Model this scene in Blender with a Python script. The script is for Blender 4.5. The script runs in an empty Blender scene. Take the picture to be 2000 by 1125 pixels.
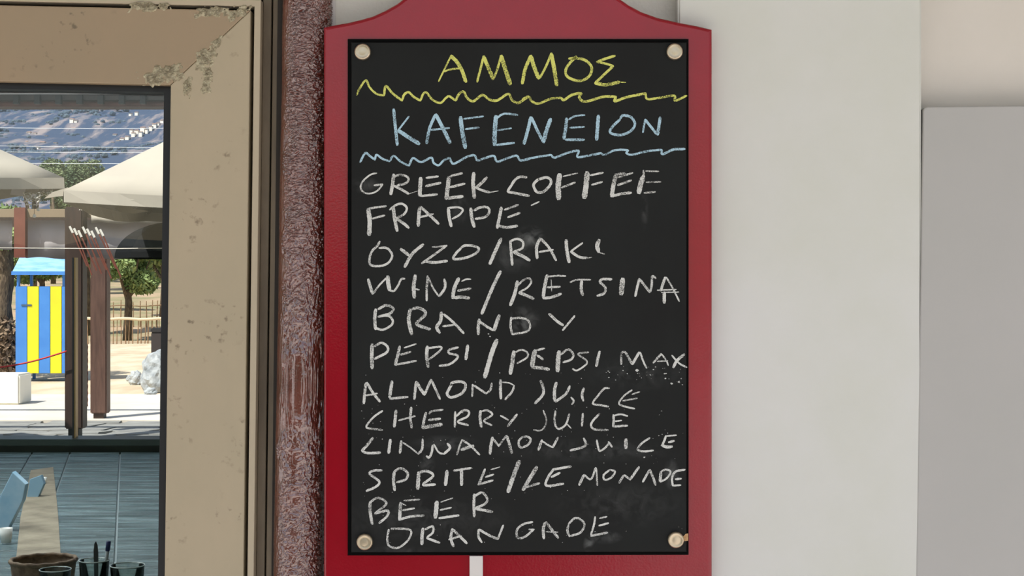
import bpy, bmesh, math, random
from mathutils import Vector, Matrix, noise
random.seed(7)
C = bpy.context.scene.collection
scn = bpy.context.scene
F = 3000.0      # focal length in pixels of the 2000 px wide frame
CD = 1.8        # camera stands 1.8 m in front of the wall plane (y = 0)
CZ = 1.5

# ---------------------------------------------------------------- camera
cam = bpy.data.cameras.new('camera'); cam.sensor_width = 36; cam.lens = 36*F/2000
cam.clip_end = 3000
co = bpy.data.objects.new('camera', cam); C.objects.link(co)
co.location = (0, -CD, CZ); co.rotation_euler = (math.radians(90), 0, 0)
scn.camera = co
# ---------------------------------------------------------------- light
scn.view_settings.view_transform = 'Standard'
scn.view_settings.look = 'None'
scn.view_settings.gamma = 1
scn.view_settings.use_curve_mapping = False
scn.view_settings.exposure = 1.08
w = bpy.data.worlds.new('world'); scn.world = w; w.use_nodes = True
nt = w.node_tree; nt.nodes.clear()
wo = nt.nodes.new('ShaderNodeOutputWorld'); bg = nt.nodes.new('ShaderNodeBackground')
sky = nt.nodes.new('ShaderNodeTexSky'); sky.sky_type = 'NISHITA'; sky.sun_disc = False
sky.sun_elevation = math.radians(55); sky.sun_rotation = math.radians(200)
sky.air_density = 1.2; sky.dust_density = 2.0; sky.ozone_density = 1.0
bg.inputs[1].default_value = 0.085
nt.links.new(sky.outputs[0], bg.inputs[0]); nt.links.new(bg.outputs[0], wo.inputs[0])
sd = bpy.data.lights.new('sun', 'SUN'); sd.energy = 3.6; sd.angle = math.radians(0.6); sd.color = (1, .965, .925)
so = bpy.data.objects.new('sun', sd); C.objects.link(so)
sdir = Vector((-.45, -.62, 1.15)).normalized()      # towards the sun: high, behind the camera's left shoulder
so.rotation_euler = sdir.to_track_quat('Z', 'Y').to_euler(); so.location = (-3, -3, 8)

# ---------------------------------------------------------------- helpers
def lin(c):
    return tuple(((v/255)/12.92 if v/255 <= .04045 else ((v/255+.055)/1.055)**2.4) for v in c)
def P(x, y, Y=0.0):
    d = CD+Y
    return Vector(((x-1000)/F*d, Y, CZ-(y-562.5)/F*d))
MATS = {}
def mat(name, col, rough=.6, metal=0, col2=None, nscale=8, lo=.35, hi=.65, bump=0, bscale=200, bdist=.001,
        spec=.5, coat=0, stretch=(1,1,1), world=False, detail=6):
    if name in MATS: return MATS[name]
    m = bpy.data.materials.new(name); m.use_nodes = True; MATS[name] = m
    n = m.node_tree.nodes; l = m.node_tree.links
    p = n['Principled BSDF']
    p.inputs['Base Color'].default_value = (*lin(col), 1)
    p.inputs['Roughness'].default_value = rough; p.inputs['Metallic'].default_value = metal
    p.inputs['Specular IOR Level'].default_value = spec; p.inputs['Coat Weight'].default_value = coat
    tc = n.new('ShaderNodeTexCoord'); mp = n.new('ShaderNodeMapping'); mp.inputs['Scale'].default_value = stretch
    if world:
        g = n.new('ShaderNodeNewGeometry'); l.new(g.outputs['Position'], mp.inputs[0])
    else: l.new(tc.outputs['Object'], mp.inputs[0])
    if col2:
        nz = n.new('ShaderNodeTexNoise'); nz.inputs['Scale'].default_value = nscale; nz.inputs['Detail'].default_value = detail
        nz.inputs['Roughness'].default_value = .6
        l.new(mp.outputs[0], nz.inputs['Vector'])
        r = n.new('ShaderNodeValToRGB'); r.color_ramp.elements[0].position = lo; r.color_ramp.elements[1].position = hi
        r.color_ramp.elements[0].color = (*lin(col), 1); r.color_ramp.elements[1].color = (*lin(col2), 1)
        l.new(nz.outputs['Fac'], r.inputs[0]); l.new(r.outputs[0], p.inputs['Base Color'])
    if bump:
        nb = n.new('ShaderNodeTexNoise'); nb.inputs['Scale'].default_value = bscale; nb.inputs['Detail'].default_value = 5
        l.new(mp.outputs[0], nb.inputs['Vector'])
        b = n.new('ShaderNodeBump'); b.inputs['Strength'].default_value = bump; b.inputs['Distance'].default_value = bdist
        l.new(nb.outputs['Fac'], b.inputs['Height']); l.new(b.outputs[0], p.inputs['Normal'])
    return m
ABS = {}
def tag(o, label=None, cat=None, group=None, kind=None):
    if label: o['label'] = label
    if cat: o['category'] = cat
    if group: o['group'] = group
    if kind: o['kind'] = kind
    return o
def obj(name, bm, m, parent=None, smooth=False, **kw):
    if not bm.verts: bm.verts.new((0,0,0))
    xs = [v.co.x for v in bm.verts]; ys = [v.co.y for v in bm.verts]; zs = [v.co.z for v in bm.verts]
    c = Vector(((min(xs)+max(xs))/2, (min(ys)+max(ys))/2, min(zs)))
    bmesh.ops.translate(bm, verts=bm.verts, vec=-c)
    me = bpy.data.meshes.new(name); bm.to_mesh(me); bm.free()
    if smooth:
        for p in me.polygons: p.use_smooth = True
    me.materials.append(m)
    o = bpy.data.objects.new(name, me); C.objects.link(o)
    o.location = c - (ABS[parent.name] if parent else Vector())
    ABS[o.name] = c
    if parent: o.parent = parent
    tag(o, **kw)
    return o
def thing(name, loc, label, cat, group=None, kind=None):
    o = bpy.data.objects.new(name, None); C.objects.link(o); o.location = loc; o.empty_display_size = .05
    ABS[o.name] = Vector(loc); tag(o, label, cat, group, kind); return o
def add_prism(bm, pts, yb, bevel=0, segs=2):
    """pts: front outline (world), extruded straight back to y = yb"""
    vs = [bm.verts.new(p) for p in pts]
    f = bm.faces.new(vs)
    bs = [bm.verts.new((p.x, yb, p.z)) for p in pts]
    n = len(vs); fr = list(f.edges)
    bm.faces.new(bs[::-1])
    for i in range(n):
        j = (i+1) % n
        bm.faces.new((vs[j], vs[i], bs[i], bs[j]))
    fc = [g for g in bm.faces if vs[0] in g.verts or any(v in bs for v in g.verts)]
    bmesh.ops.recalc_face_normals(bm, faces=bm.faces[:])
    if bevel:
        bmesh.ops.bevel(bm, geom=fr, offset=bevel, segments=segs, affect='EDGES', profile=.5)
    return bm
def prism(pts, yb, bevel=0, segs=2):
    bm = bmesh.new(); add_prism(bm, [Vector(p) for p in pts], yb, bevel, segs); return bm
def px_prism(px, yf, yb, bevel=0, segs=2):
    return prism([P(x, y, yf) for x, y in px], yb, bevel, segs)
def add_box(bm, x0, x1, y0, y1, z0, z1, rot=None, cen=None):
    r = bmesh.ops.create_cube(bm, size=1)
    for v in r['verts']:
        v.co = Vector(((x0+x1)/2+v.co.x*(x1-x0), (y0+y1)/2+v.co.y*(y1-y0), (z0+z1)/2+v.co.z*(z1-z0)))
    return r['verts']
def box(x0, x1, y0, y1, z0, z1, bevel=0):
    bm = bmesh.new(); add_box(bm, x0, x1, y0, y1, z0, z1)
    if bevel: bmesh.ops.bevel(bm, geom=bm.edges[:], offset=bevel, segments=2, affect='EDGES')
    return bm
def add_tube(bm, pts, r, seg=8, r2=None):
    pts = [Vector(p) for p in pts]; rings = []
    for i, p in enumerate(pts):
        a = pts[max(i-1, 0)]; b = pts[min(i+1, len(pts)-1)]
        t = (b-a).normalized(); up = Vector((0, 0, 1)) if abs(t.z) < .9 else Vector((1, 0, 0))
        u = t.cross(up).normalized(); v = t.cross(u).normalized()
        rr = r if r2 is None else r+(r2-r)*i/(len(pts)-1)
        rings.append([bm.verts.new(p+u*math.cos(k*2*math.pi/seg)*rr+v*math.sin(k*2*math.pi/seg)*rr) for k in range(seg)])
    for a, b in zip(rings, rings[1:]):
        for k in range(seg):
            bm.faces.new((a[k], a[(k+1) % seg], b[(k+1) % seg], b[k]))
    bm.faces.new(rings[0][::-1]); bm.faces.new(rings[-1])
def tube(pts, r, seg=8, r2=None):
    bm = bmesh.new(); add_tube(bm, pts, r, seg, r2); return bm
def lathe(cx, cy, prof, seg=32):
    bm = bmesh.new(); rings = []
    for r, z in prof:
        rings.append([bm.verts.new((cx+r*math.cos(k*2*math.pi/seg), cy+r*math.sin(k*2*math.pi/seg), z)) for k in range(seg)])
    for a, b in zip(rings, rings[1:]):
        for k in range(seg): bm.faces.new((a[k], a[(k+1) % seg], b[(k+1) % seg], b[k]))
    if prof[0][0] > 1e-6: bm.faces.new(rings[0][::-1])
    if prof[-1][0] > 1e-6: bm.faces.new(rings[-1])
    bmesh.ops.remove_doubles(bm, verts=bm.verts, dist=1e-6)
    return bm
def blob(c, r, sx=1, sy=1, sz=1, amp=.2, sc=2, sub=3, seed=0):
    bm = bmesh.new(); bmesh.ops.create_icosphere(bm, subdivisions=sub, radius=1)
    for v in bm.verts:
        k = 1+amp*noise.fractal(v.co*sc+Vector((seed, 0, 0)), 1, 2, 4)
        v.co = Vector((c[0]+v.co.x*k*r*sx, c[1]+v.co.y*k*r*sy, c[2]+v.co.z*k*r*sz))
    return bm
def sub_fine(me_bm): return me_bm

# ---------------------------------------------------------------- materials
M_wall = mat('wall_paint', (224, 220, 210), .75, col2=(216, 212, 204), nscale=5, bump=.5, bscale=130, bdist=.0015)
M_panel = mat('smooth_panel_paint', (210, 209, 206), .5, col2=(203, 203, 194), nscale=3.2, bump=.08, bscale=260, bdist=.0004, world=True)
M_recess = mat('recess_paint', (213, 206, 197), .6, col2=(207, 200, 190), nscale=4)
M_cab = mat('cabinet_enamel', (174, 171, 168), .42, col2=(170, 168, 164), nscale=3)
M_dark = mat('black_rubber', (14, 14, 15), .5)
M_gap = mat('dark_gap', (40, 34, 28), .8)
M_white = mat('white_plastic', (214, 208, 204), .45)
M_screw = mat('brushed_metal_cap', (205, 190, 165), .32, metal=.85, col2=(188, 172, 146), nscale=60)
M_screwrim = mat('metal_cap_rim', (150, 130, 100), .3, metal=.9)
M_room = mat('room_plaster', (150, 145, 138), .8)
M_floor = mat('room_floor', (90, 86, 80), .5)
M_brown = mat('brown_timber', (80, 56, 46), .55, col2=(102, 74, 62), nscale=3, stretch=(8, 8, 1))
M_darkbrown = mat('dark_brown_timber', (50, 36, 30), .5, col2=(66, 47, 38), nscale=3, stretch=(8, 8, 1))
M_redbrown = mat('red_brown_timber', (132, 76, 60), .55, col2=(110, 60, 48), nscale=4)
M_canvas = mat('cream_canvas', (184, 174, 156), .85, col2=(176, 166, 150), nscale=2, bump=.2, bscale=8, bdist=.01)
M_greycanvas = mat('grey_canvas', (222, 214, 212), .85, col2=(200, 192, 190), nscale=1.4)
M_black = mat('black_canvas', (26, 28, 30), .8)
M_sand = mat('sand', (222, 202, 172), .95, col2=(186, 162, 130), nscale=1.4, bump=.4, bscale=3, bdist=.05, lo=.4, hi=.7, world=True, stretch=(1, .35, 1))
M_pave = mat('pale_concrete', (226, 216, 200), .85, col2=(206, 196, 180), nscale=1.2)
M_flag = mat('grey_flagstone', (160, 158, 150), .8, col2=(128, 126, 120), nscale=3)
M_blue = mat('blue_paint', (60, 122, 196), .5, col2=(72, 134, 206), nscale=3)
M_paleblue = mat('pale_blue_paint', (112, 164, 218), .5, col2=(160, 200, 238), nscale=3, stretch=(1, 1, 6))
M_yellow = mat('yellow_paint', (222, 214, 30), .5, col2=(214, 202, 36), nscale=3)
M_bark = mat('bark', (112, 96, 76), .95, col2=(62, 50, 40), nscale=6, stretch=(3, 3, 1), bump=.8, bscale=12, bdist=.03)
M_leaf = mat('foliage_green', (92, 118, 62), .7, col2=(142, 156, 96), nscale=1.6)
M_leaf2 = mat('foliage_dark', (72, 92, 62), .7, col2=(128, 136, 92), nscale=.9)
M_dry = mat('dry_grass', (182, 154, 124), .95, col2=(140, 132, 94), nscale=.35, lo=.4, hi=.6, world=True)
M_rock = mat('pale_rock', (186, 188, 186), .85, col2=(132, 138, 142), nscale=5, bump=.7, bscale=9, bdist=.04)
M_stake = mat('weathered_stake', (120, 92, 66), .9, col2=(160, 130, 98), nscale=4)
M_rail = mat('pale_rail', (206, 188, 160), .9)
M_house = mat('white_house', (236, 228, 214), .8)
M_roof = mat('pink_roof', (196, 150, 126), .8)
M_bulb = mat('bulb_white', (240, 238, 230), .3)
M_cord = mat('white_cord', (226, 220, 206), .8)
M_brass = mat('brass_edge', (150, 126, 84), .35, metal=.7)
M_greensill = mat('dark_green_frame', (36, 50, 44), .35, col2=(28, 38, 34), nscale=4)
M_red_rope = mat('red_rope', (206, 60, 60), .7)
M_pen = mat('black_plastic', (16, 16, 18), .35)
M_penblue = mat('blue_cap', (24, 28, 86), .35)
M_penclear = mat('clear_barrel', (150, 156, 156), .25)
M_basket = mat('standin_brown', (140, 118, 94), .8, col2=(92, 72, 56), nscale=40)
M_ltblue = mat('cutout_light_blue', (140, 184, 210), .5, col2=(190, 214, 228), nscale=8)
M_overlay = mat('overlay_tan', (158, 146, 124), .8, col2=(126, 114, 96), nscale=10, bump=.5, bscale=22, bdist=.01)
M_wire = mat('cable_grey', (196, 200, 206), .6)

def glossy_glass(name, tint, ior=1.45, rough=0.0, boost=1.0):
    m = bpy.data.materials.new(name); m.use_nodes = True
    n = m.node_tree.nodes; l = m.node_tree.links; n.clear()
    o = n.new('ShaderNodeOutputMaterial'); mx = n.new('ShaderNodeMixShader'); t = n.new('ShaderNodeBsdfTransparent')
    g = n.new('ShaderNodeBsdfGlossy'); fr = n.new('ShaderNodeFresnel'); fr.inputs[0].default_value = ior
    t.inputs[0].default_value = (*tint, 1); g.inputs['Roughness'].default_value = rough
    l.new(fr.outputs[0], mx.inputs[0]); l.new(t.outputs[0], mx.inputs[1]); l.new(g.outputs[0], mx.inputs[2]); l.new(mx.outputs[0], o.inputs[0])
    return m
M_glass = glossy_glass('window_glass', (.85, .87, .865))
M_tumbler = glossy_glass('tumbler_glass', (.86, .9, .88), 1.5)

# red frame lacquer: fine orange-peel
M_red = mat('red_lacquer', (142, 0, 24), .2, col2=(136, 0, 21), nscale=14, bump=.3, bscale=420, bdist=.0004, spec=.55)
# sash paint with grime
def sash_paint(name, c1, c2):
    m = mat(name, c1, .5, col2=c2, nscale=7, lo=.3, hi=.7, bump=.15, bscale=300, bdist=.0004, world=True, stretch=(1, 1, .5))
    n = m.node_tree.nodes; l = m.node_tree.links; p = n['Principled BSDF']
    src = p.inputs['Base Color'].links[0].from_socket
    g = n.new('ShaderNodeNewGeometry')
    nz = n.new('ShaderNodeTexNoise'); nz.inputs['Scale'].default_value = 110; nz.inputs['Detail'].default_value = 3
    l.new(g.outputs['Position'], nz.inputs['Vector'])
    big = n.new('ShaderNodeTexNoise'); big.inputs['Scale'].default_value = 12; l.new(g.outputs['Position'], big.inputs['Vector'])
    r = n.new('ShaderNodeMapRange'); r.inputs[1].default_value = .6; r.inputs[2].default_value = .74
    l.new(nz.outputs['Fac'], r.inputs[0])
    r2 = n.new('ShaderNodeMapRange'); r2.inputs[1].default_value = .5; r2.inputs[2].default_value = .62
    l.new(big.outputs['Fac'], r2.inputs[0])
    mu = n.new('ShaderNodeMath'); mu.operation = 'MULTIPLY'; l.new(r.outputs[0], mu.inputs[0]); l.new(r2.outputs[0], mu.inputs[1])
    mx = n.new('ShaderNodeMixRGB'); mx.inputs[2].default_value = (*lin((112, 98, 78)), 1)
    l.new(mu.outputs[0], mx.inputs[0]); l.new(src, mx.inputs[1]); l.new(mx.outputs[0], p.inputs['Base Color'])
    return m
M_sash = sash_paint('cream_sash_paint', (176, 160, 134), (164, 152, 126))
M_rail_top = sash_paint('shaded_rail_paint', (156, 134, 107), (150, 132, 106))  # sash paint again, the top rail's shade put into its darker colour
M_bead = mat('cream_bead', (178, 164, 140), .5)
M_outer = mat('darker_frame_paint', (118, 104, 84), .6, col2=(90, 78, 62), nscale=22, world=True, stretch=(1, 1, .25))  # outer frame paint darker than the sash, with random tone streaks
M_blister = mat('blistered_paint', (190, 180, 150), .28, col2=(130, 118, 92), nscale=160, lo=.35, hi=.6, world=True)
# glossy brown post paint: random tone noise under a glossy coat
M_post = mat('glossy_brown_paint', (88, 40, 28), .25, col2=(108, 56, 44), nscale=30, bump=.3, bscale=420, bdist=.001, world=True, spec=.5, coat=.5)

_p = M_post.node_tree.nodes['Principled BSDF']
_p.inputs['Coat Weight'].default_value = 1; _p.inputs['Coat IOR'].default_value = 1.95; _p.inputs['Coat Roughness'].default_value = .07
for _n in M_post.node_tree.nodes:
    if _n.type == 'BUMP': M_post.node_tree.links.new(_n.outputs[0], _p.inputs['Coat Normal'])
# ---------------------------------------------------------------- structure
def struct(name, bm, m, parent=None, **kw):
    return obj(name, bm, m, parent, kind='structure', **kw)
# front wall (we look at it); opening for the window
bm = bmesh.new()
wx0 = P(-640, 0).x; wx1 = P(548, 0).x; wz1 = P(0, -46).z; wz0 = P(0, 1560).z
T = .16
add_box(bm, -3.2, wx0, 0, T, 0, 2.75); add_box(bm, wx1, P(1798, 0).x, 0, T, 0, 2.75)
add_box(bm, wx0, wx1, 0, T, wz1, 2.75); add_box(bm, wx0, wx1, 0, T, 0, wz0)
struct('wall_front', bm, M_wall, label='rough white plaster wall behind the menu board')
bm = box(P(1798, 0).x, 3.2, 0, T, 0, 2.75)
struct('wall_right', bm, M_recess, label='pinkish white wall above the grey cabinet')
# smooth painted slab on the wall
xa, xb = P(1324, 0, -.03).x, P(1800, 0, -.03).x
bm = box(xa, xb, -.03, .0, .0, 2.6)
bmesh.ops.bevel(bm, geom=[e for e in bm.edges if abs(e.verts[0].co.z-e.verts[1].co.z) > 1 and e.verts[0].co.y < -.02], offset=.0025, segments=3, affect='EDGES')
struct('wall_panel', bm, M_panel, label='smooth off-white wall panel right of the red board')
# narrow grey trim beside the post
struct('trim_1', px_prism([(636, -100), (655, -100), (655, 1400), (636, 1400)], -.004, 0), M_white, label='thin white trim strip between post and plaster')

struct('trim_3', px_prism([(543, -60), (562, -60), (545, 1500), (526, 1500)], -.001, .02), M_gap, label='dark caulked joint between window frame and brown post')
# room behind the window
struct('floor', box(-4, 2, T, 4.9, -.02, .012), M_floor)
bm = bmesh.new()
for a in [(T, .8, 0, 2.6), (.8, 4.4, 0, .85), (.8, 4.4, 2.35, 2.6), (4.4, 4.9, 0, 2.6)]: add_box(bm, -4.1, -4, *a)  # side opening added to let daylight into the unseen room
struct('wall_left', bm, M_room)
struct('wall_inner', box(2, 2.1, T, 4.9, 0, 2.6), M_room)
struct('ceiling', box(-4.1, 2.1, T, 5.6, 2.6, 2.7), M_room)
YF = 4.9
zs_top = P(0, 856, YF).z
bm = bmesh.new(); add_box(bm, -4, 2, YF, YF+.1, 0, zs_top-.03); 
struct('wall_back', bm, M_greensill, label='low dark wall under the far opening')
struct('trim_2', box(-4, 2, YF-.05, YF+.13, zs_top-.03, zs_top, .004), M_greensill, label='dark green sill ledge of the far opening')
lf = thing('added_light', (-1.9, 2.6, 2.6), 'added unseen glowing panel brightening the counter inside', 'light')  # unseen glowing panel added to brighten the counter
obj('frame', box(-2.5, -1.3, 1.7, 3.5, 2.56, 2.6), M_white, lf)
ml = bpy.data.materials.new('fill_emitter'); ml.use_nodes = True
ml.node_tree.nodes['Principled BSDF'].inputs['Emission Color'].default_value = (.92, .97, 1, 1); ml.node_tree.nodes['Principled BSDF'].inputs['Emission Strength'].default_value = 6
obj('glow_face', box(-2.47, -1.33, 1.73, 3.47, 2.55, 2.56), ml, lf)
# header of far opening with joists
hd = thing('roof_eave', (-1, YF, 2.3), 'dark eave with rafter ends and red edge board at the far opening', 'eave')
obj('fascia', box(-4, 2, YF-.02, YF+.04, P(0, 196, YF).z, 2.6), M_darkbrown, hd)
obj('edge_board', box(-4, 2, YF+.04, YF+.16, P(0, 208, YF+.04).z, P(0, 194, YF).z, .004), M_redbrown, hd, label='red edge board')
obj('trim_line', box(-4, 2, YF-.03, YF-.02, P(0, 186, YF).z, P(0, 183, YF).z), M_greycanvas, hd)
for k in range(14):
    x = P(-250+k*41, 0, YF).x
    obj('rafter_end', box(x-.012, x+.012, YF-.045, YF-.02, P(0, 205, YF).z, P(0, 188, YF).z), M_dark, hd)
# folding door mullion at the far opening
dm = thing('door_mullion', (P(140, 0, YF+.05).x, YF+.05, zs_top), 'slim dark mullion with brass edge rising from the far sill', 'mullion')
obj('post', box(P(131, 0, YF+.04).x, P(146, 0, YF+.04).x, YF+.02, YF+.07, zs_top, P(0, 520, YF).z), M_dark, dm) if False else None
obj('brass_edge', box(P(147.5, 0, YF+.04).x, P(150, 0, YF+.04).x, YF+.02, YF+.06, zs_top, P(0, 503, YF).z), M_brass, dm)
obj('dark_edge', box(P(143.5, 0, YF+.04).x, P(147, 0, YF+.04).x, YF+.02, YF+.06, zs_top, P(0, 503, YF).z), M_dark, dm)

# unseen roof added to keep upper sky light off the wall, and ground
struct('roof', box(-6, 6, -2.3, -.0, 2.75, 2.9), mat('added_roof_paint', (170, 164, 156), .8), label='unseen roof added to shade the wall')
bm = bmesh.new(); add_box(bm, -40, 40, -40, 0, -.2, 0)
struct('ground', bm, mat('sunlit_paving', (214, 209, 203), .85, col2=(200, 194, 188), nscale=.8), label='pale paving in front of the wall')
hg = bmesh.new(); add_box(hg, -7, .35, -5.3, -4.5, 0, 1.68); bmesh.ops.subdivide_edges(hg, edges=hg.edges[:], cuts=24, use_grid_fill=True)  # unseen dark block added for the red board to reflect
for v_ in hg.verts: v_.co += noise.noise_vector(v_.co*4)*.07
obj('backdrop', hg, mat('backdrop_green', (36, 48, 26), .9, col2=(64, 78, 44), nscale=9), label='added unseen dark hedge across the paving opposite the window', cat='backdrop')
# terrace and land beyond the room
g = lambda y: 1.5*F/(y-562.5)-CD          # y of ground seen at picture row
bm = bmesh.new(); add_box(bm, -12, 12, YF+.1, g(822), -.2, -.03)
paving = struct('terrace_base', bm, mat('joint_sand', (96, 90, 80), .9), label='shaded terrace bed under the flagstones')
yy = 12.2
random.seed(3)
while yy < g(822)-.2:
    dy = random.uniform(.38, .62); x = -6.2+random.uniform(0, .4)
    while x < -3.6:
        dx = random.uniform(.5, 1.0)
        j = lambda: random.uniform(-.06, .06)
        pts = [(x+.02+j(), yy+.015+j()), (x+dx/2, yy+.015+j()), (x+dx-.02+j(), yy+.015+j()), (x+dx-.02+j(), yy+dy/2), (x+dx-.02+j(), yy+dy-.015), (x+dx/2, yy+dy+j()*.4), (x+.02+j(), yy+dy-.015)]
        b = bmesh.new(); h = random.uniform(-.004, .006)
        top = [b.verts.new((p[0], p[1], h)) for p in pts]; bot = [b.verts.new((p[0], p[1], -.04)) for p in pts]
        b.faces.new(top); 
        for i in range(7): b.faces.new((top[i], bot[i], bot[(i+1) % 7], top[(i+1) % 7]))
        bmesh.ops.recalc_face_normals(b, faces=b.faces[:])
        obj('flagstone', b, M_flag, paving); x += dx
    yy += dy
struct('path', box(-14, 14, g(822), g(771), -.2, .01), M_pave, label='sunlit pale concrete path beyond the flagstones')
# terrain
bm = bmesh.new(); rows = []
ds = [g(771)+i*1.0 for i in range(26)]+[46+i*4 for i in range(20)]+[126+i*9 for i in range(48)]
def terr(x, Y):
    d = Y+CD
    z = 0 if d < 46 else (d-46)*.055 if d < 120 else 4.07+(d-120)*.172+max(0, d-300)*.03
    z += .05*noise.fractal(Vector((x*.5, Y*.5, 0)), 1, 2, 3) if d > 25 else 0
    if d > 90: z += (d-90)*.035*noise.fractal(Vector((x*.02, Y*.02, 3)), 1, 2, 4)
    return z
for Y in ds:
    hw = 10+Y*.55
    rows.append([bm.verts.new((-(Y+CD)*.28+hw*(i/24-1), Y, 0)) if False else bm.verts.new((-(Y+CD)*.28-hw+2*hw*i/48, Y, 0)) for i in range(49)])
for r in rows:
    for v in r: v.co.z = terr(v.co.x, v.co.y)
for a, b in zip(rows, rows[1:]):
    for i in range(48): bm.faces.new((a[i], a[i+1], b[i+1], b[i]))
split_f = [f for f in bm.faces if f.calc_center_median().y > 100]
b2 = bm.copy()
bmesh.ops.delete(b2, geom=[f for f in b2.faces if f.calc_center_median().y <= 100], context='FACES')
b3 = bm.copy()
bmesh.ops.delete(b3, geom=[f for f in b3.faces if not (40 < f.calc_center_median().y <= 100)], context='FACES')
bmesh.ops.delete(bm, geom=[f for f in bm.faces if f.calc_center_median().y > 40], context='FACES')
struct('sand_ground', bm, M_sand, smooth=True, label='sandy ground between path and fence')
struct('meadow', b3, M_dry, smooth=True, label='dry grass rise behind the fences')
# scrub hill material, blue distance haze put into the colour
mh = mat('hazy_scrub_hill', (48, 66, 92), .95, col2=(140, 128, 126), nscale=.42, lo=.49, hi=.66, world=True, detail=9, stretch=(1, .17, .3))
struct('hill', b2, mh, smooth=True, label='scrub hillside behind the parasols, blue haze in its colour')

# ---------------------------------------------------------------- window_1 (sash, pane)
def W(u, v): return (u-(v-200)*.0125, v+(u-330)*.0215)
win = thing('window_1', (P(0, 0).x, 0, wz0), 'cream painted window sash with blistering corner left of the post', None, kind='structure')
YS = -.012
def wp(pts, yf, yb, bevel=0, segs=2): return px_prism([W(*p) for p in pts], yf, yb, bevel, segs)
BOT = 1500; LEFT = -560
top_rail = obj('top_rail', wp([(LEFT, 17), (486, 17), (332, 166), (LEFT+150, 166)], YS, .03, .0012), M_rail_top, win)
stile = obj('stile', wp([(486.8, 17), (486.8, BOT), (332.8, BOT-150), (332.8, 166)], YS, .03, .0012), M_sash, win)
obj('bottom_rail', wp([(332.8, BOT-149), (486, BOT), (LEFT, BOT), (LEFT+150, BOT-149)], YS, .03, .0012), M_sash, win)
obj('stile', wp([(LEFT, 18), (LEFT+150, 167), (LEFT+150, BOT-150), (LEFT, BOT-1)], YS, .03, .0012), M_sash, win)
# black gasket: four strips
gk = [(LEFT+150, 166), (333, 166), (333, BOT-150), (LEFT+150, BOT-150)]
gi = [(LEFT+162, 180), (320, 180), (320, BOT-162), (LEFT+162, BOT-162)]
for i in range(4):
    j = (i+1) % 4
    obj('gasket', wp([gk[i], gk[j], gi[j], gi[i]], .0, .03), M_dark, win)
obj('glass_pane', wp([(LEFT+160, 178), (322, 178), (322, BOT-160), (LEFT+160, BOT-160)], .018, .022), M_glass, win)
# rebate, bead and outer frame mouldings: vertical right side, horizontal top
def lshape(name, u0, u1, v0, v1, yf, m, bevel=.0006, parent=win):
    b = bmesh.new()
    px = [W(*p) for p in [(LEFT-60, v0), (u1, v0), (u1, BOT+60), (u0, BOT+60), (u0, v1), (LEFT-60, v1)]]
    add_prism(b, [P(x, y, yf) for x, y in px], .05, bevel)
    return obj(name, b, m, parent)
lshape('rebate', 486, 496, 8, 17, .012, M_gap, 0)
lshape('bead', 494.5, 507, -4, 9, YS+.001, M_bead)
lshape('frame_groove', 506, 513, -11, -3, .02, M_gap, 0)
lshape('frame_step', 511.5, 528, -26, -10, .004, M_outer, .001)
lshape('frame_groove', 527, 532, -30, -25, .014, M_gap, 0)
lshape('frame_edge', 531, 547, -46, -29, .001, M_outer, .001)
# blistered paint
def blister(cx, cy, rx, ry, parent, seed, rot=0, hole=.0):
    b = bmesh.new(); st = .75; nx = int(2*rx*1.25/st); ny = int(2*ry*1.25/st); grid = {}
    ca, sa = math.cos(rot), math.sin(rot)
    for i in range(nx+1):
        for j in range(ny+1):
            u = (i/nx*2-1)*1.25; v = (j/ny*2-1)*1.25
            lx, ly = u*rx, v*ry
            x = cx+lx*ca-ly*sa; y = cy+lx*sa+ly*ca
            m = 1-math.hypot(u, v)+.75*noise.fractal(Vector((x*.07, y*.07, seed)), 1, 2, 4)
            n1 = noise.noise(Vector((x*.33, y*.33, seed+5))); n2 = noise.noise(Vector((x*.7, y*.7, seed+9)))
            h = min(1, max(0, m*2.5))*(.0002+.0026*abs(n1)+.0018*abs(n2))-.0006*(1 if m <= 0 else 0)
            p = P(x, y, YS); p.y = YS-h-.00004; grid[i, j] = (b.verts.new(p), m)
    for i in range(nx):
        for j in range(ny):
            q = [grid[i, j], grid[i+1, j], grid[i+1, j+1], grid[i, j+1]]
            if max(t[1] for t in q) > 0: b.faces.new([t[0] for t in q][::-1])
    bmesh.ops.delete(b, geom=[v for v in b.verts if not v.link_faces], context='VERTS')
    obj('paint_blister', b, M_blister, parent, smooth=True, label='pale blistered paint')
blister(290, 15, 36, 9, top_rail, 1)
blister(412, 24, 34, 10, top_rail, 2, -.05)
blister(462, 26, 26, 12, top_rail, 3, -.3)
blister(318, 147, 42, 18, top_rail, 4, -.25)
blister(400, 112, 16, 26, stile, 5, .5)
blister(405, 152, 10, 28, stile, 6, .1)
blister(367, 172, 9, 18, stile, 7, .1)
blister(425, 82, 14, 8, stile, 8, -.8)

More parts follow.
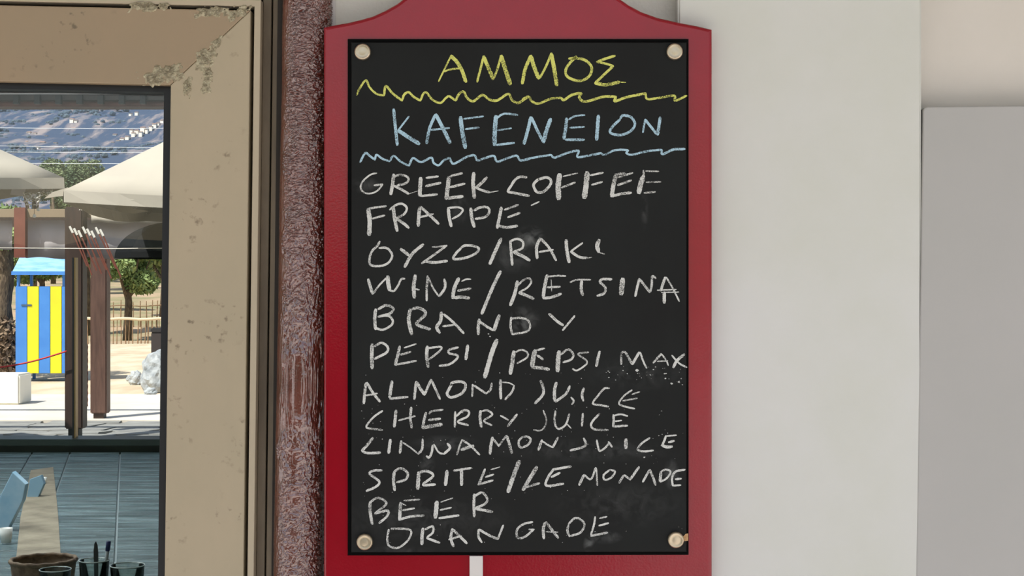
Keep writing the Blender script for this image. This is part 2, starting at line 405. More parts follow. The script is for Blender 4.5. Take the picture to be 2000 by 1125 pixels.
# ---------------------------------------------------------------- painted post
bm = bmesh.new(); rows = []
zs = [-.0+i*.1 for i in range(8)]
v_px = [2900, 2500, 2100, 1800, 1600, 1400, 1300]
py_list = [3000, 2600, 2200, 1800, 1500, 1300]+[1200-i*.95 for i in range(int(1290/.95))]+[-120, -300, -700, -1200, -1500]
NC = 118
for y in py_list:
    cxp = 597-.0165*(y-0)+3
    if y > 1300: cxp = 597-.0165*1300+3
    if y < -90: cxp = 600
    X0 = P(cxp, 0).x; Z = max(0.0, min(2.74, P(0, y).z)); row = []
    fine = -95 < y < 1210
    for k in range(NC+1):
        t = (k/NC*2-1); a = t*math.pi/2
        sx = math.copysign(abs(math.sin(a))**.85, a); cy = abs(math.cos(a))**.6
        x = X0+.0275*sx; Y = -.034*cy+.004; h = 0
        if fine:
            xp = k*.9
            amt = max(0, min(1, (t+.55+.25*noise.noise(Vector((0, y*.02, 8))))/.3))
            low = max(0, min(1, (y-420)/500))
            smoothmid = low*max(0, 1-abs(t+.05)/.38)*.8
            amt = max(amt, .08)*(1-smoothmid)
            q = Vector((xp*.13, y*(.13-.06*low), 0))
            wv = noise.noise_vector(q*.7)*1.1
            n1 = 1-abs(noise.noise(q+wv))*2.2; n2 = 1-abs(noise.noise(q*2.3+wv*1.5+Vector((7, 3, 1))))*2
            n3 = 1-abs(noise.noise(q*4.5+wv+Vector((1, 9, 4))))*2.4
            h = amt*(.0024*max(0, n1)+.0019*max(0, n2)+.0007*max(0, n3))+.0008*noise.noise(Vector((xp*.03, y*.012, 4)))
        nx, ny = math.sin(a)*.8, -math.cos(a)
        row.append(bm.verts.new((x+nx*h, Y+ny*h, Z)))
    rows.append(row)
for a, b in zip(rows, rows[1:]):
    for k in range(NC): bm.faces.new((a[k], a[k+1], b[k+1], b[k]))
obj('painted_post', bm, M_post, smooth=True, label='glossy dark brown post with wrinkled paint between window and board', cat='post')

# ---------------------------------------------------------------- menu board
YB = -.048
board = thing('menu_board', P(1011, 1330, YB), 'red wooden menu board with chalked black panel on the white wall', 'menu board')
left = [(632, 1330), (632, 53)]
curve_l = [(650, 49), (680, 43.5), (705, 37.5), (728, 31), (752, 20), (775, 7), (800, -12), (830, -34), (870, -54), (920, -66), (975, -70)]
curve_r = [(1045, -70), (1095, -64), (1140, -50), (1180, -27), (1205, -7), (1228, 9), (1252, 22), (1285, 34), (1330, 44), (1362, 50), (1391, 57)]
outline = left+curve_l+curve_r+[(1391, 1330)]
rf = obj('backing_board', px_prism(outline, YB, -.0302, .0042, 4), M_red, board)
# black panel material with smudges
def panel_mat():
    m = mat('chalkboard_black', (20, 20, 19), .65, col2=(25, 27, 26), nscale=6, bump=.05, bscale=500, bdist=.0002, spec=.22)
    n = m.node_tree.nodes; l = m.node_tree.links; p = n['Principled BSDF']
    src = p.inputs['Base Color'].links[0].from_socket
    g = n.new('ShaderNodeNewGeometry'); nz = n.new('ShaderNodeTexNoise'); nz.inputs['Scale'].default_value = 70; nz.inputs['Detail'].default_value = 6
    nz.inputs['Distortion'].default_value = 1
    l.new(g.outputs['Position'], nz.inputs['Vector'])
    last = None
    sm = [(1035, 465, 26, 22, .5), (1000, 500, 40, 30, .2), (900, 410, 16, 24, .22), (1025, 622, 26, 22, .38), (1015, 640, 18, 14, .3), (1258, 410, 7, 35, .2),
          (1150, 1062, 10, 16, .4), (835, 905, 14, 22, .25), (712, 362, 26, 14, .22), (870, 865, 60, 14, .18), (1180, 1048, 30, 12, .28), (1150, 880, 160, 20, .12),
          (780, 1075, 60, 10, .15), (830, 1010, 160, 40, .1), (1210, 985, 120, 40, .1), (1310, 925, 14, 26, .3), (1240, 730, 90, 30, .1)]
    for (x, y, rx, ry, s) in sm:
        c = P(x, y, YB)
        mp = n.new('ShaderNodeMapping'); mp.vector_type = 'POINT'
        mp.inputs['Location'].default_value = (-c.x/(rx*.0006), 0, -c.z/(ry*.0006)); mp.inputs['Scale'].default_value = (1/(rx*.0006), 0, 1/(ry*.0006))
        l.new(g.outputs['Position'], mp.inputs[0])
        ln = n.new('ShaderNodeVectorMath'); ln.operation = 'LENGTH'; l.new(mp.outputs[0], ln.inputs[0])
        mr = n.new('ShaderNodeMapRange'); mr.inputs[1].default_value = 1.2; mr.inputs[2].default_value = 0; mr.inputs[3].default_value = 0; mr.inputs[4].default_value = s
        l.new(ln.outputs['Value'], mr.inputs[0])
        if last is None: last = mr.outputs[0]
        else:
            ad = n.new('ShaderNodeMath'); ad.operation = 'ADD'; l.new(last, ad.inputs[0]); l.new(mr.outputs[0], ad.inputs[1]); last = ad.outputs[0]
    r = n.new('ShaderNodeMapRange'); r.inputs[1].default_value = .38; r.inputs[2].default_value = .72; l.new(nz.outputs['Fac'], r.inputs[0])
    mu = n.new('ShaderNodeMath'); mu.operation = 'MULTIPLY'; l.new(last, mu.inputs[0]); l.new(r.outputs[0], mu.inputs[1])
    mx = n.new('ShaderNodeMixRGB'); mx.inputs[2].default_value = (*lin((150, 152, 150)), 1)
    l.new(mu.outputs[0], mx.inputs[0]); l.new(src, mx.inputs[1]); l.new(mx.outputs[0], p.inputs['Base Color'])
    return m
YP = YB-.005
obj('panel_shade_edge', px_prism([(679, 76), (1345, 76), (1345, 1084), (679, 1085)], YP+.0022, YB, .0008, 2), mat('shade_black', (6, 6, 6), .9, spec=.1), board, label='black rim painting the shadow border of the chalk panel')  # near-black rim puts the panel's border shadow into colour
pan = obj('chalk_panel', px_prism([(686, 82.5), (1341, 82.5), (1341, 1078), (686, 1079)], YP, YB, .0012, 3), panel_mat(), board, label='black chalkboard panel')
# domed metal caps
for (x, y) in [(708, 101), (1318, 100.5), (712, 1059), (1320.5, 1055)]:
    c = P(x, y, YP-.004)
    rs = .0093
    bmk = lathe(0, 0, [(rs, 0), (rs, .003), (rs*.96, .0042), (rs*.86, .005), (rs*.8, .0052), (rs*.74, .0049), (rs*.4, .0053), (0, .0055)], 32)
    bmesh.ops.rotate(bmk, verts=bmk.verts, matrix=Matrix.Rotation(math.radians(90), 3, 'X'), cent=(0, 0, 0))
    bmesh.ops.translate(bmk, verts=bmk.verts, vec=(c.x, YP, c.z))
    obj('screw_cap', bmk, M_screw, board, smooth=True, label='brushed metal cap')
obj('rust_streak', px_prism([(1333, 1050), (1339, 1043), (1344, 1042), (1344, 1056), (1336, 1057)], YP-.0005, YP+.001), mat('rust_streak', (170, 122, 82), .7, col2=(205, 170, 120), nscale=300), board, label='rusty smear')
# white strip under the panel
obj('white_strip', px_prism([(917, 1086), (943, 1086), (943, 1330), (917, 1330)], YB-.004, YB, .0005), M_white, None,
    label='narrow white strip running down the red board below the black panel', cat='cable cover')

# ---- chalk lettering: strokes traced as width + polyline in local frames
FR = {'A': (680, 80, 4.5), 'B': (1010, 80, 4.5), 'C': (680, 320, 5.115), 'D': (1010, 320, 5.115), 'E': (680, 520, 5.115), 'F': (1010, 520, 5.115),
      'G': (680, 720, 5.882), 'H': (1010, 720, 5.882), 'I': (680, 890, 4.788), 'J': (1010, 890, 4.788)}
TXT = {
'heading|yellow chalk heading': '''A 13 795,355 905,130;A 28 905,130 960,190 1000,260 1035,360;A 14 840,270 900,250 985,240;A 18 1133,360 1165,240 1190,135;A 28 1190,135 1230,230 1275,335;A 18 1275,335 1310,250 1345,130;A 32 1345,130 1385,260 1425,380
B 26 45,375 70,250 120,130;B 30 120,130 150,230 190,330;B 18 200,325 260,210 300,110;B 30 300,110 325,240 350,390;B 21 455,155 520,152 600,170 655,230 640,300 590,340 530,350 450,320 425,270 450,210 520,135;B 20 860,130 780,155 700,185;B 18 700,185 780,200 845,220;B 20 845,220 770,290 685,370;B 26 685,370 780,385 900,360;B 8 900,362 955,364''',
'wave|yellow wavy underline': '''A 16 75,475 100,420 155,345 190,410 250,465 315,480;A 18 315,480 325,405 345,405 390,460 475,525;A 18 475,525 490,475 530,450 575,490 635,525;A 17 635,525 660,465 690,455 740,515 810,545 860,500 890,487 945,525;A 19 945,525 975,465 1015,447 1045,500 1100,530 1180,475 1240,515 1300,525 1340,505 1410,465 1440,520 1490,545 1530,525 1585,490
B 18 45,515 100,490 130,530 190,550 290,510 390,500;B 20 390,500 410,520 480,475 560,460 545,495 580,530 640,525 760,490 870,490;B 20 870,490 860,530 960,495 1130,460;B 18 1130,460 1145,510 1250,500 1380,480 1390,525 1490,480''',
'heading|pale blue chalk heading': '''A 24 400,600 415,760 432,915;A 14 535,662 440,785;A 30 440,785 520,840 625,905;A 23 765,650 715,770 690,900;A 28 770,645 830,760 895,895;A 15 725,782 890,765;A 32 988,670 1000,780 1030,940;A 13 1015,685 1190,662;A 15 1030,775 1150,760;A 34 1300,660 1290,780 1285,915;A 16 1305,680 1370,640 1490,650;A 13 1315,785 1435,767;A 18 1300,915 1460,895
B 26 120,670 95,780 60,905;B 22 125,670 180,790 232,890;B 30 232,890 260,780 295,685;B 26 435,680 425,780 410,860;B 14 455,690 510,660 595,652;B 14 465,762 590,755;B 20 425,868 590,868;B 27 715,655 698,870;B 20 905,690 850,740 815,795 850,820 920,825 1000,790 1035,730 1000,670 930,655 905,685;B 15 1105,805 1125,690;B 20 1125,690 1180,760 1232,825;B 23 1235,825 1258,670''',
'wave|pale blue wavy underline': '''A 17 105,1065 150,985 190,1010 235,1045;A 16 235,1045 250,1000 300,1035 365,1058;A 16 365,1058 400,1010 460,1060 535,1098;A 17 535,1098 570,1030 640,1065 730,1025 750,1070 795,1092 840,1050 890,1030 905,1060 935,1078 1040,1020 1110,1005 1135,1050 1200,1030 1280,1010 1310,1060 1400,1030 1480,1008 1515,1050 1600,1035
B 16 30,1055 120,1030 300,1000;B 17 300,1000 330,1025 440,985 540,965 530,1020 640,1005 740,985;B 16 740,985 770,1000 860,960 970,960 960,985 1010,1000 1140,970 1270,955;B 19 1270,955 1280,995 1370,955 1475,950''',
'row|greek coffee': '''C 15 285,92 220,110 150,170 125,230 150,280 215,297 290,270 345,205;C 18 260,215 345,205;C 30 455,105 445,200 425,305;C 20 450,130 520,110 590,130 600,170 560,200 490,215;C 22 460,220 530,255 605,300;C 6 605,300 700,270;C 34 725,140 720,220 715,320;C 20 780,140 900,125;C 22 775,222 925,190;C 20 720,322 890,305;C 36 1005,135 995,230 980,350;C 20 1010,130 1070,110 1140,95;C 22 1015,235 1165,198;C 28 985,345 1145,325;C 33 1255,90 1248,200 1260,340;C 26 1385,135 1340,185 1275,240;C 22 1280,240 1340,265 1415,285;C 8 1415,285 1500,270
D 23 95,135 30,130 -20,160 -60,220 -90,275 -30,290 120,320;D 24 215,150 165,205 180,260 210,285 270,275 330,210 335,160 290,135 215,155;D 46 425,105 410,220 415,350;D 12 460,125 605,92;D 18 445,238 580,185;D 46 700,85 690,210 670,340;D 18 730,115 860,88;D 18 745,210 850,180;D 36 990,105 965,200 945,325;D 20 990,105 1080,95;D 16 1010,135 1155,90;D 20 1005,213 1140,165;D 24 940,325 1040,300 1140,288;D 18 1262,65 1265,130;D 44 1262,125 1235,200 1215,290;D 12 1285,72 1415,75;D 14 1290,183 1435,180;D 16 1270,290 1380,280''',
'row|frappe': '''C 38 200,455 215,570 210,710;C 18 190,450 280,435 380,422;C 18 240,548 365,515;C 30 450,430 465,550 490,670;C 20 415,460 480,410 540,400 585,440 560,500 480,545;C 26 480,545 560,600 605,640;C 30 715,435 705,530 700,620;C 24 725,430 790,490 905,600;C 18 710,535 850,500;C 28 1000,440 1010,540 1030,625;C 18 1000,440 1100,435 1145,460 1110,510 1040,550;C 30 1225,445 1235,540 1260,630;C 22 1260,465 1320,435 1390,435 1410,480 1370,530 1270,550;C 28 1530,435 1510,540 1490,640;C 18 1560,460 1700,410;C 20 1595,535 1715,490;C 24 1500,620 1580,635 1690,620
D 13 140,415 220,378''',
'row|oyzo raki': '''C 20 315,775 290,820 240,870 215,940 225,1010 320,1020 400,990 440,920 410,860 370,838 310,840;C 28 525,850 570,885 615,920;C 28 750,805 640,900 565,1030;C 14 840,830 900,828 985,815;C 20 985,815 870,900 735,995;C 24 760,975 860,985 990,970;C 22 1130,840 1080,890 1050,945 1110,950 1200,930 1280,890 1305,845 1250,820 1170,815 1130,835;C 30 1530,745 1480,850 1415,1000;C 24 1620,770 1630,900 1640,1010
D 20 -65,770 0,750 55,775 60,820 40,850 -40,880;D 28 -30,885 60,925 125,965;D 27 230,745 195,830 200,945;D 22 235,745 320,840 390,965;D 18 220,880 360,858;D 30 490,760 495,850 520,985;D 17 655,790 540,870;D 24 535,875 620,930 700,940;D 9 700,940 745,935;D 36 820,760 800,820 815,880;D 10 820,885 875,903''',
'row|wine retsina': '''E 27 200,130 220,200 245,275;E 16 250,275 310,190 390,110;E 36 395,100 400,170 415,240;E 18 420,245 460,250;E 18 460,250 500,190 530,130 565,125;E 32 670,90 655,200 660,315;E 13 640,220 710,235;E 20 795,95 785,220 785,345;E 16 800,110 850,220 905,300;E 24 910,300 960,230 970,180 960,130;E 32 1105,120 1060,220 1045,320;E 14 1135,150 1180,130 1225,130;E 20 1095,245 1225,222;E 28 1060,315 1130,308 1210,318;E 29 1522,50 1440,220 1335,475;E 30 1690,150 1665,270 1620,390
F 17 10,190 60,140 120,120 140,160 100,215 20,260;F 27 20,265 90,290 165,325;F 30 300,90 275,200 260,310;F 16 300,105 400,95 485,97;F 18 300,210 430,205;F 8 340,130 345,250;F 24 260,320 340,310 440,275;F 14 530,160 600,135 735,135;F 27 645,140 640,220 655,290;F 22 945,130 850,130 830,160 880,210 870,270 800,295;F 44 1055,125 1040,280;F 22 1220,125 1200,210 1180,300;F 22 1225,130 1280,200 1325,260;F 20 1330,260 1345,180 1350,100 1385,120;F 24 1480,110 1455,180 1435,245;F 15 1490,110 1550,210 1620,350;F 12 1400,240 1590,232;F 10 1440,262 1615,258;F 30 1470,260 1470,365''',
'row|brandy': '''E 28 275,430 265,530 275,630;E 22 300,430 380,390 450,420 420,470 300,505;E 20 310,500 400,495 445,540 430,590 345,635 270,615;E 32 620,430 605,540 635,680;E 27 640,430 700,415 765,450 765,490 690,560 700,590 820,630;E 29 930,460 925,540 885,610 915,665;E 22 955,480 1050,560 1155,670;E 18 945,600 1060,585;E 28 1310,530 1300,600 1300,680;E 22 1310,550 1380,600 1450,640;E 32 1460,640 1480,570 1510,490
F 20 -60,510 -65,600 -50,680;F 18 -60,525 20,515 100,535 130,590 100,650 -50,680;F 24 320,475 400,550 460,590;F 18 575,495 455,640''',
'row|pepsi': '''E 32 240,780 235,900 240,1020;E 22 265,800 330,765 390,800 385,860 265,925;E 26 515,800 495,890 470,985;E 14 560,815 680,775;E 18 520,885 625,855;E 18 470,985 680,945;E 30 790,800 785,900 800,1005;E 18 790,820 920,805 920,840 810,930;E 20 1100,810 1010,835 1010,870 1090,890 1080,930 1010,980 910,995;E 28 1195,790 1175,930;E 40 1485,735 1430,880 1365,1110;E 34 1655,850 1640,960 1620,1075
F 16 -20,860 40,835 100,860 100,910 0,970;F 40 180,840 160,920 150,1000;F 18 190,840 275,820;F 22 200,890 260,930;F 28 150,1010 230,1015 320,1030;F 38 420,850 410,940 405,1050;F 20 440,880 510,830 560,880 540,930 460,960;F 16 715,860 620,870 620,890 690,940 690,980 600,1040 555,1025;F 24 825,850 805,930 790,1000;F 18 1040,880 1040,980;F 20 1040,870 1080,860 1150,980;F 24 1150,980 1220,860;F 16 1230,860 1260,950 1295,1020;F 20 1360,965 1440,875;F 14 1440,875 1490,940 1510,990;F 10 1400,950 1505,945;F 16 1545,890 1620,970 1695,1010;F 25 1670,880 1600,940 1560,1010''',
'row|almond juice': '''G 28 205,165 190,280 180,400;G 26 215,160 280,270 365,380;G 18 190,310 335,285;G 32 505,145 490,240 475,330;G 24 480,345 580,335 685,325;G 27 780,150 770,250 760,350;G 31 785,150 830,230 880,300;G 26 880,295 920,200 955,125;G 24 960,140 1010,250 1055,350;G 28 1190,180 1145,260 1140,300 1190,330 1310,280 1350,190 1300,150 1200,160 1180,190;G 20 1430,180 1425,320;G 22 1440,190 1500,230 1590,290;G 22 1590,285 1635,240 1650,165;G 29 1750,130 1750,240 1755,345;G 14 1770,155 1850,165 1910,195;G 22 1905,200 1880,270 1800,355
H 28 270,140 300,220 295,300 205,400;H 32 450,160 430,250 430,370;H 26 440,380 560,290 605,200;H 20 620,330 650,370 630,410;H 26 765,225 745,300 760,370;H 20 1060,225 1000,230 930,310 870,400 960,420 1050,435;H 18 1320,245 1230,310 1170,400 1240,435 1350,460;H 14 1320,295 1410,265;H 16 1215,370 1380,340''',
'row|cherry juice': '''G 20 395,485 300,550 220,640 215,680 270,690 395,705;G 30 550,480 530,670;G 27 725,445 715,560 730,680;G 18 580,595 770,545;G 28 895,505 870,600 855,680;G 20 930,520 960,490 1090,472;G 25 925,590 1060,575;G 36 850,680 960,660 1075,640;G 22 1230,495 1225,670;G 22 1245,545 1320,480 1385,490 1370,550 1260,610 1380,650;G 29 1520,485 1515,570 1530,670;G 20 1530,490 1600,480 1655,530 1560,600 1650,650;G 18 1750,540 1840,590;G 25 1940,525 1830,665
H 16 300,480 335,580 320,660 270,710 190,703;H 20 440,485 430,600 450,670 490,690 560,640 600,520;H 14 570,635 620,685;H 22 755,515 745,660;H 22 945,520 870,600 850,660 900,700 1045,705;H 24 1105,530 1110,600 1100,665;H 18 1110,540 1190,525 1270,545;H 16 1120,605 1200,595;H 22 1100,665 1270,655''',
'row|cinnamon juice': '''G 28 285,795 200,900 155,940;G 26 160,950 230,970 370,965;G 31 485,815 465,970;G 27 610,830 595,970;G 16 630,850 720,910 805,980;G 24 805,980 850,920 855,810;G 24 970,880 960,960 930,1020 900,1005;G 18 985,870 1040,960 1100,980;G 26 1100,980 1170,910 1140,860;G 18 1310,815 1280,890 1250,990;G 20 1310,820 1400,880 1510,990;G 32 1300,930 1440,885;G 30 1660,790 1640,880 1630,980;G 22 1670,810 1730,890;G 20 1730,890 1815,770;G 29 1820,770 1850,860 1880,970
H 22 60,785 20,830 25,890 60,905 130,870 155,810 110,780 60,785;H 27 285,820 245,935;H 18 285,830 350,875 410,905;H 24 410,905 470,790;H 24 765,800 790,860 760,900 610,940;H 20 915,820 930,900 950,945 1010,910 1060,850;H 22 1050,840 1090,900;H 36 1250,810 1250,915;H 20 1525,795 1430,860 1385,930 1460,950 1565,940;H 22 1710,770 1690,830 1665,880;H 16 1710,775 1830,765;H 24 1740,845 1805,830;H 30 1660,880 1720,900 1780,895''',
'row|sprite lemonade': '''I 20 315,138 240,140 200,170 290,240 260,290 170,330;I 25 430,150 425,240 435,325;I 20 430,150 490,118 555,160 540,220 455,250;I 31 660,155 655,230 650,310;I 21 665,155 740,145 795,190 700,270 815,270;I 28 925,140 910,275;I 18 985,140 1150,115;I 27 1060,130 1060,275;I 20 1280,125 1250,200 1220,270;I 10 1335,130 1420,105;I 16 1285,200 1360,175;I 18 1215,270 1355,230;I 34 1600,50 1550,180 1495,340
J 31 185,105 120,210 55,320;J 20 60,300 130,280 210,258;J 20 340,130 290,200 275,280 435,262;J 20 330,130 505,100;J 20 320,200 400,160;J 22 625,180 580,275;J 16 625,175 690,220 735,110;J 14 740,115 750,280;J 16 870,130 810,180 820,225 880,205 915,150 870,130;J 20 995,185 955,255;J 18 1000,180 1060,225;J 20 1060,220 1140,105;J 18 1240,130 1175,245;J 20 1240,130 1270,200 1295,275;J 25 1345,150 1335,240;J 16 1345,150 1390,130 1435,150 1400,210 1340,245;J 18 1570,130 1480,150 1450,210 1455,280;J 18 1480,220 1535,215;J 16 1455,280 1530,275''',
'row|beer': '''I 25 205,430 205,520 225,640;I 18 200,440 270,395 340,420 350,460 250,540;I 20 250,540 370,515 360,570 290,630;I 27 490,440 485,520 480,600;I 14 520,420 670,410;I 16 510,510 620,492;I 20 475,600 580,570 710,560;I 10 490,440 540,465;I 36 830,430 815,580;I 10 865,435 980,395;I 14 860,508 965,485;I 20 850,585 1035,558;I 23 1180,360 1175,460 1180,570;I 20 1180,380 1250,345 1300,400 1280,450 1190,490;I 23 1190,495 1350,525''',
'row|orangade': '''I 17 380,690 365,780 385,845 470,860 560,790 590,710 540,685 400,682;I 27 700,680 690,760 690,830;I 18 720,690 790,660 790,720 740,760;I 20 735,770 855,815;I 23 975,685 960,770 985,850;I 22 980,690 1110,820;I 16 940,785 1060,750;I 20 1220,690 1220,760 1250,810;I 20 1225,690 1310,740 1400,780;I 18 1400,780 1450,650
J 18 145,620 60,640 0,690 5,765 70,760 155,690;J 15 110,690 160,690;J 24 260,625 245,690 250,775;J 22 270,620 330,700 385,770;J 12 270,710 380,715;J 20 480,650 470,700 490,755;J 18 480,640 540,585 600,600 630,650 590,720 500,750;J 16 730,570 720,640 690,740;J 14 770,585 840,570;J 16 765,655 855,630;J 18 690,750 845,720''',
}
def chalk_mat(name, col):
    m = bpy.data.materials.new(name); m.use_nodes = True
    n = m.node_tree.nodes; l = m.node_tree.links; p = n['Principled BSDF']; out = n['Material Output']
    p.inputs['Base Color'].default_value = (*lin(col), 1); p.inputs['Roughness'].default_value = .95
    g = n.new('ShaderNodeNewGeometry')
    a = n.new('ShaderNodeTexNoise'); a.inputs['Scale'].default_value = 1100; a.inputs['Detail'].default_value = 2; l.new(g.outputs['Position'], a.inputs['Vector'])
    b = n.new('ShaderNodeTexNoise'); b.inputs['Scale'].default_value = 60; b.inputs['Detail'].default_value = 3; l.new(g.outputs['Position'], b.inputs['Vector'])
    s = n.new('ShaderNodeMath'); s.operation = 'MULTIPLY_ADD'; s.inputs[1].default_value = .9; l.new(b.outputs['Fac'], s.inputs[0]); l.new(a.outputs['Fac'], s.inputs[2])
    r = n.new('ShaderNodeMapRange'); r.inputs[1].default_value = .72; r.inputs[2].default_value = 1.0; r.inputs[3].default_value = .18; r.inputs[4].default_value = .97
    l.new(s.outputs[0], r.inputs[0])
    t = n.new('ShaderNodeBsdfTransparent'); mx = n.new('ShaderNodeMixShader')
    l.new(r.outputs[0], mx.inputs[0]); l.new(t.outputs[0], mx.inputs[1]); l.new(p.outputs[0], mx.inputs[2]); l.new(mx.outputs[0], out.inputs['Surface'])
    return m
CH = {'yellow': chalk_mat('yellow_chalk', (212, 213, 112)), 'blue': chalk_mat('blue_chalk', (172, 203, 218)), 'white': chalk_mat('white_chalk', (210, 210, 205))}
def catmull(p, n=6):
    if len(p) < 3:
        return [p[0]+(p[1]-p[0])*i/5 for i in range(6)]
    q = [p[0]*2-p[1]]+p+[p[-1]*2-p[-2]]; out = []
    for i in range(1, len(q)-2):
        for k in range(n):
            t = k/n; a, b, c, d = q[i-1], q[i], q[i+1], q[i+2]
            out.append(.5*((2*b)+(c-a)*t+(2*a-5*b+4*c-d)*t*t+(3*b-a-3*c+d)*t**3))
    out.append(p[-1]); return out
cnt = 0
for key, s in TXT.items():
    kind, lab = key.split('|'); bm = bmesh.new()
    for st in s.replace('\n', ';').split(';'):
        tok = st.split(); ox, oy, sc = FR[tok[0]]; wd = float(tok[1])/sc*1.12
        pts = [Vector((float(a.split(',')[0])/sc+ox, float(a.split(',')[1])/sc+oy, 0)) for a in tok[2:]]
        pts = catmull(pts, 5); cnt += 1
        # resample densely for ragged edges
        dense = []
        for a, b in zip(pts, pts[1:]):
            k = max(1, int((b-a).length/1.3))
            dense += [a+(b-a)*i/k for i in range(k)]
        dense.append(pts[-1]); N = len(dense)
        if N < 3: continue
        yoff = YP-.00008-cnt % 40*.000006
        L = []; R = []
        tan0 = (dense[1]-dense[0]).normalized(); tan1 = (dense[-1]-dense[-2]).normalized()
        dense[0] = dense[0]-tan0*wd*.2; dense[-1] = dense[-1]+tan1*wd*.2
        for i, p in enumerate(dense):
            t = dense[min(i+2, N-1)]-dense[max(i-2, 0)]
            if t.length < 1e-5: t = tan0
            t.normalize(); nn = Vector((-t.y, t.x, 0))
            e = min(i, N-1-i); cap = {0: .55, 1: .85}.get(e, 1)
            wl = wd/2*cap*(1+.22*noise.noise(p*.45+Vector((cnt, 0, 0))))+.3*noise.noise(p*1.1)
            wr = wd/2*cap*(1+.22*noise.noise(p*.45+Vector((0, cnt, 9))))+.3*noise.noise(p*1.1+Vector((5, 5, 5)))
            a = p+nn*wl; b = p-nn*wr
            L.append(bm.verts.new(P(a.x, a.y, yoff))); R.append(bm.verts.new(P(b.x, b.y, yoff)))
        for i in range(N-1): bm.faces.new((L[i], R[i], R[i+1], L[i+1]))
    mcol = CH['yellow'] if 'yellow' in lab else CH['blue'] if 'blue' in lab else CH['white']
    if kind == 'row': obj('chalk_line', bm, mcol, pan, label='white chalk line reading '+{'greek coffee': 'GREEK COFFEE', 'frappe': 'FRAPPE', 'oyzo raki': 'OYZO/RAKI', 'wine retsina': 'WINE/RETSINA', 'brandy': 'BRANDY', 'pepsi': 'the cola drinks', 'almond juice': 'ALMOND JUICE', 'cherry juice': 'CHERRY JUICE', 'cinnamon juice': 'CINNAMON JUICE', 'sprite lemonade': 'a soft drink and LEMONADE', 'beer': 'BEER', 'orangade': 'ORANGADE'}[lab])
    else: obj('chalk_'+('heading' if kind == 'heading' else 'underline'), bm, mcol, pan, label=lab)
# chalk dust specks
bm = bmesh.new(); random.seed(11)
def speck(x, y, r):
    k = random.randint(5, 7); a0 = random.random()*6
    vs = [bm.verts.new(P(x+r*random.uniform(.5, 1.2)*math.cos(a0-i*6.283/k), y+r*.8*random.uniform(.5, 1.2)*math.sin(a0-i*6.283/k), YP-.00006)) for i in range(k)]
    bm.faces.new(vs)
for _ in range(150):
    y = random.choice([730, 800, 850, 905, 960, 1040])+random.gauss(0, 12); x = random.uniform(700, 1335)
    if 85 < y < 1070: speck(x, y, random.uniform(.4, 1.3))
for _ in range(25): speck(random.uniform(1180, 1335), random.uniform(715, 760), random.uniform(.6, 2))
for (x, y, r) in [(1244, 724, 4), (1270, 732, 2), (1312, 749, 3), (1326, 746, 3), (1292, 803, 1.6), (1258, 893, 2.5), (954, 652, 2), (957, 657, 2)]: speck(x, y, r)
obj('chalk_dust', bm, CH['white'], pan, kind='stuff', label='pale chalk dust specks')

# ---------------------------------------------------------------- grey cabinet at the right
YC = -.031
cb = thing('wall_cabinet', P(2100, 1400, YC), 'grey metal cabinet with rounded corner, cut off at the right edge', 'cabinet')
def rr(pts, r, i):   # round corner i
    return pts
cpx = []
x0t, x0b = 1805.5, 1791
for k in range(6):
    a = math.radians(180+k*18); cpx.append((1803.5+9+9*math.cos(a), 208+9+9*math.sin(a)))
outl = [(x0b-5.5, 1400)]+cpx+[(2500, 201), (2500, 1400)]
obj('door', px_prism(outl, YC, -.004, .0018, 3), M_cab, cb)
obj('hinge_gap', px_prism([(x0t-6, 215), (x0t+2, 215), (x0b, 1400), (x0b-8, 1400)], -.024, -.004), M_gap, cb)
obj('handle', px_prism([(2380, 700), (2400, 700), (2400, 820), (2380, 820)], YC-.02, YC, .003), M_dark, cb)

# ---------------------------------------------------------------- counter behind the window
ZC = .79
def on(x, y, z):     # point of height z seen at pixel
    d = (CZ-z)*F/(y-562.5); return Vector(((x-1000)/F*d, d-CD, z))
M_tile = mat('teal_gloss_tile', (66, 88, 90), .25, col2=(128, 150, 152), nscale=2.4, lo=.4, hi=.64, world=True, stretch=(1.3, 9, 1), spec=.8)  # pale streak colours paint in the glossy highlights
def tilebump():
    n = M_tile.node_tree.nodes; l = M_tile.node_tree.links; p = n['Principled BSDF']
    g = n.new('ShaderNodeNewGeometry'); m1 = n.new('ShaderNodeMapping'); m1.inputs['Scale'].default_value = (1.2, 9, 1); l.new(g.outputs['Position'], m1.inputs[0])
    a = n.new('ShaderNodeTexNoise'); a.inputs['Scale'].default_value = 1.6; a.inputs['Detail'].default_value = 8; a.inputs['Roughness'].default_value = .75; l.new(m1.outputs[0], a.inputs['Vector'])
    wv = n.new('ShaderNodeTexWave'); wv.bands_direction = 'Y'; wv.inputs['Scale'].default_value = 1.35; wv.inputs['Distortion'].default_value = 1.2; wv.inputs['Detail'].default_value = 2
    l.new(g.outputs['Position'], wv.inputs['Vector'])
    s = n.new('ShaderNodeMath'); s.operation = 'MULTIPLY_ADD'; s.inputs[1].default_value = .35; l.new(wv.outputs['Fac'], s.inputs[0]); l.new(a.outputs['Fac'], s.inputs[2])
    b = n.new('ShaderNodeBump'); b.inputs['Strength'].default_value = .9; b.inputs['Distance'].default_value = .035
    l.new(s.outputs[0], b.inputs['Height']); l.new(b.outputs[0], p.inputs['Normal'])
tilebump()
ct = thing('counter', (-2.2, 3.2, .012), 'long dark counter with ribbed glossy teal top inside the window', 'counter')
YA, YZ = 1.35, YF-.06
obj('counter_body', box(-3.9, -.2, YA+.05, YZ-.02, .012, ZC-.03), M_greensill, ct)
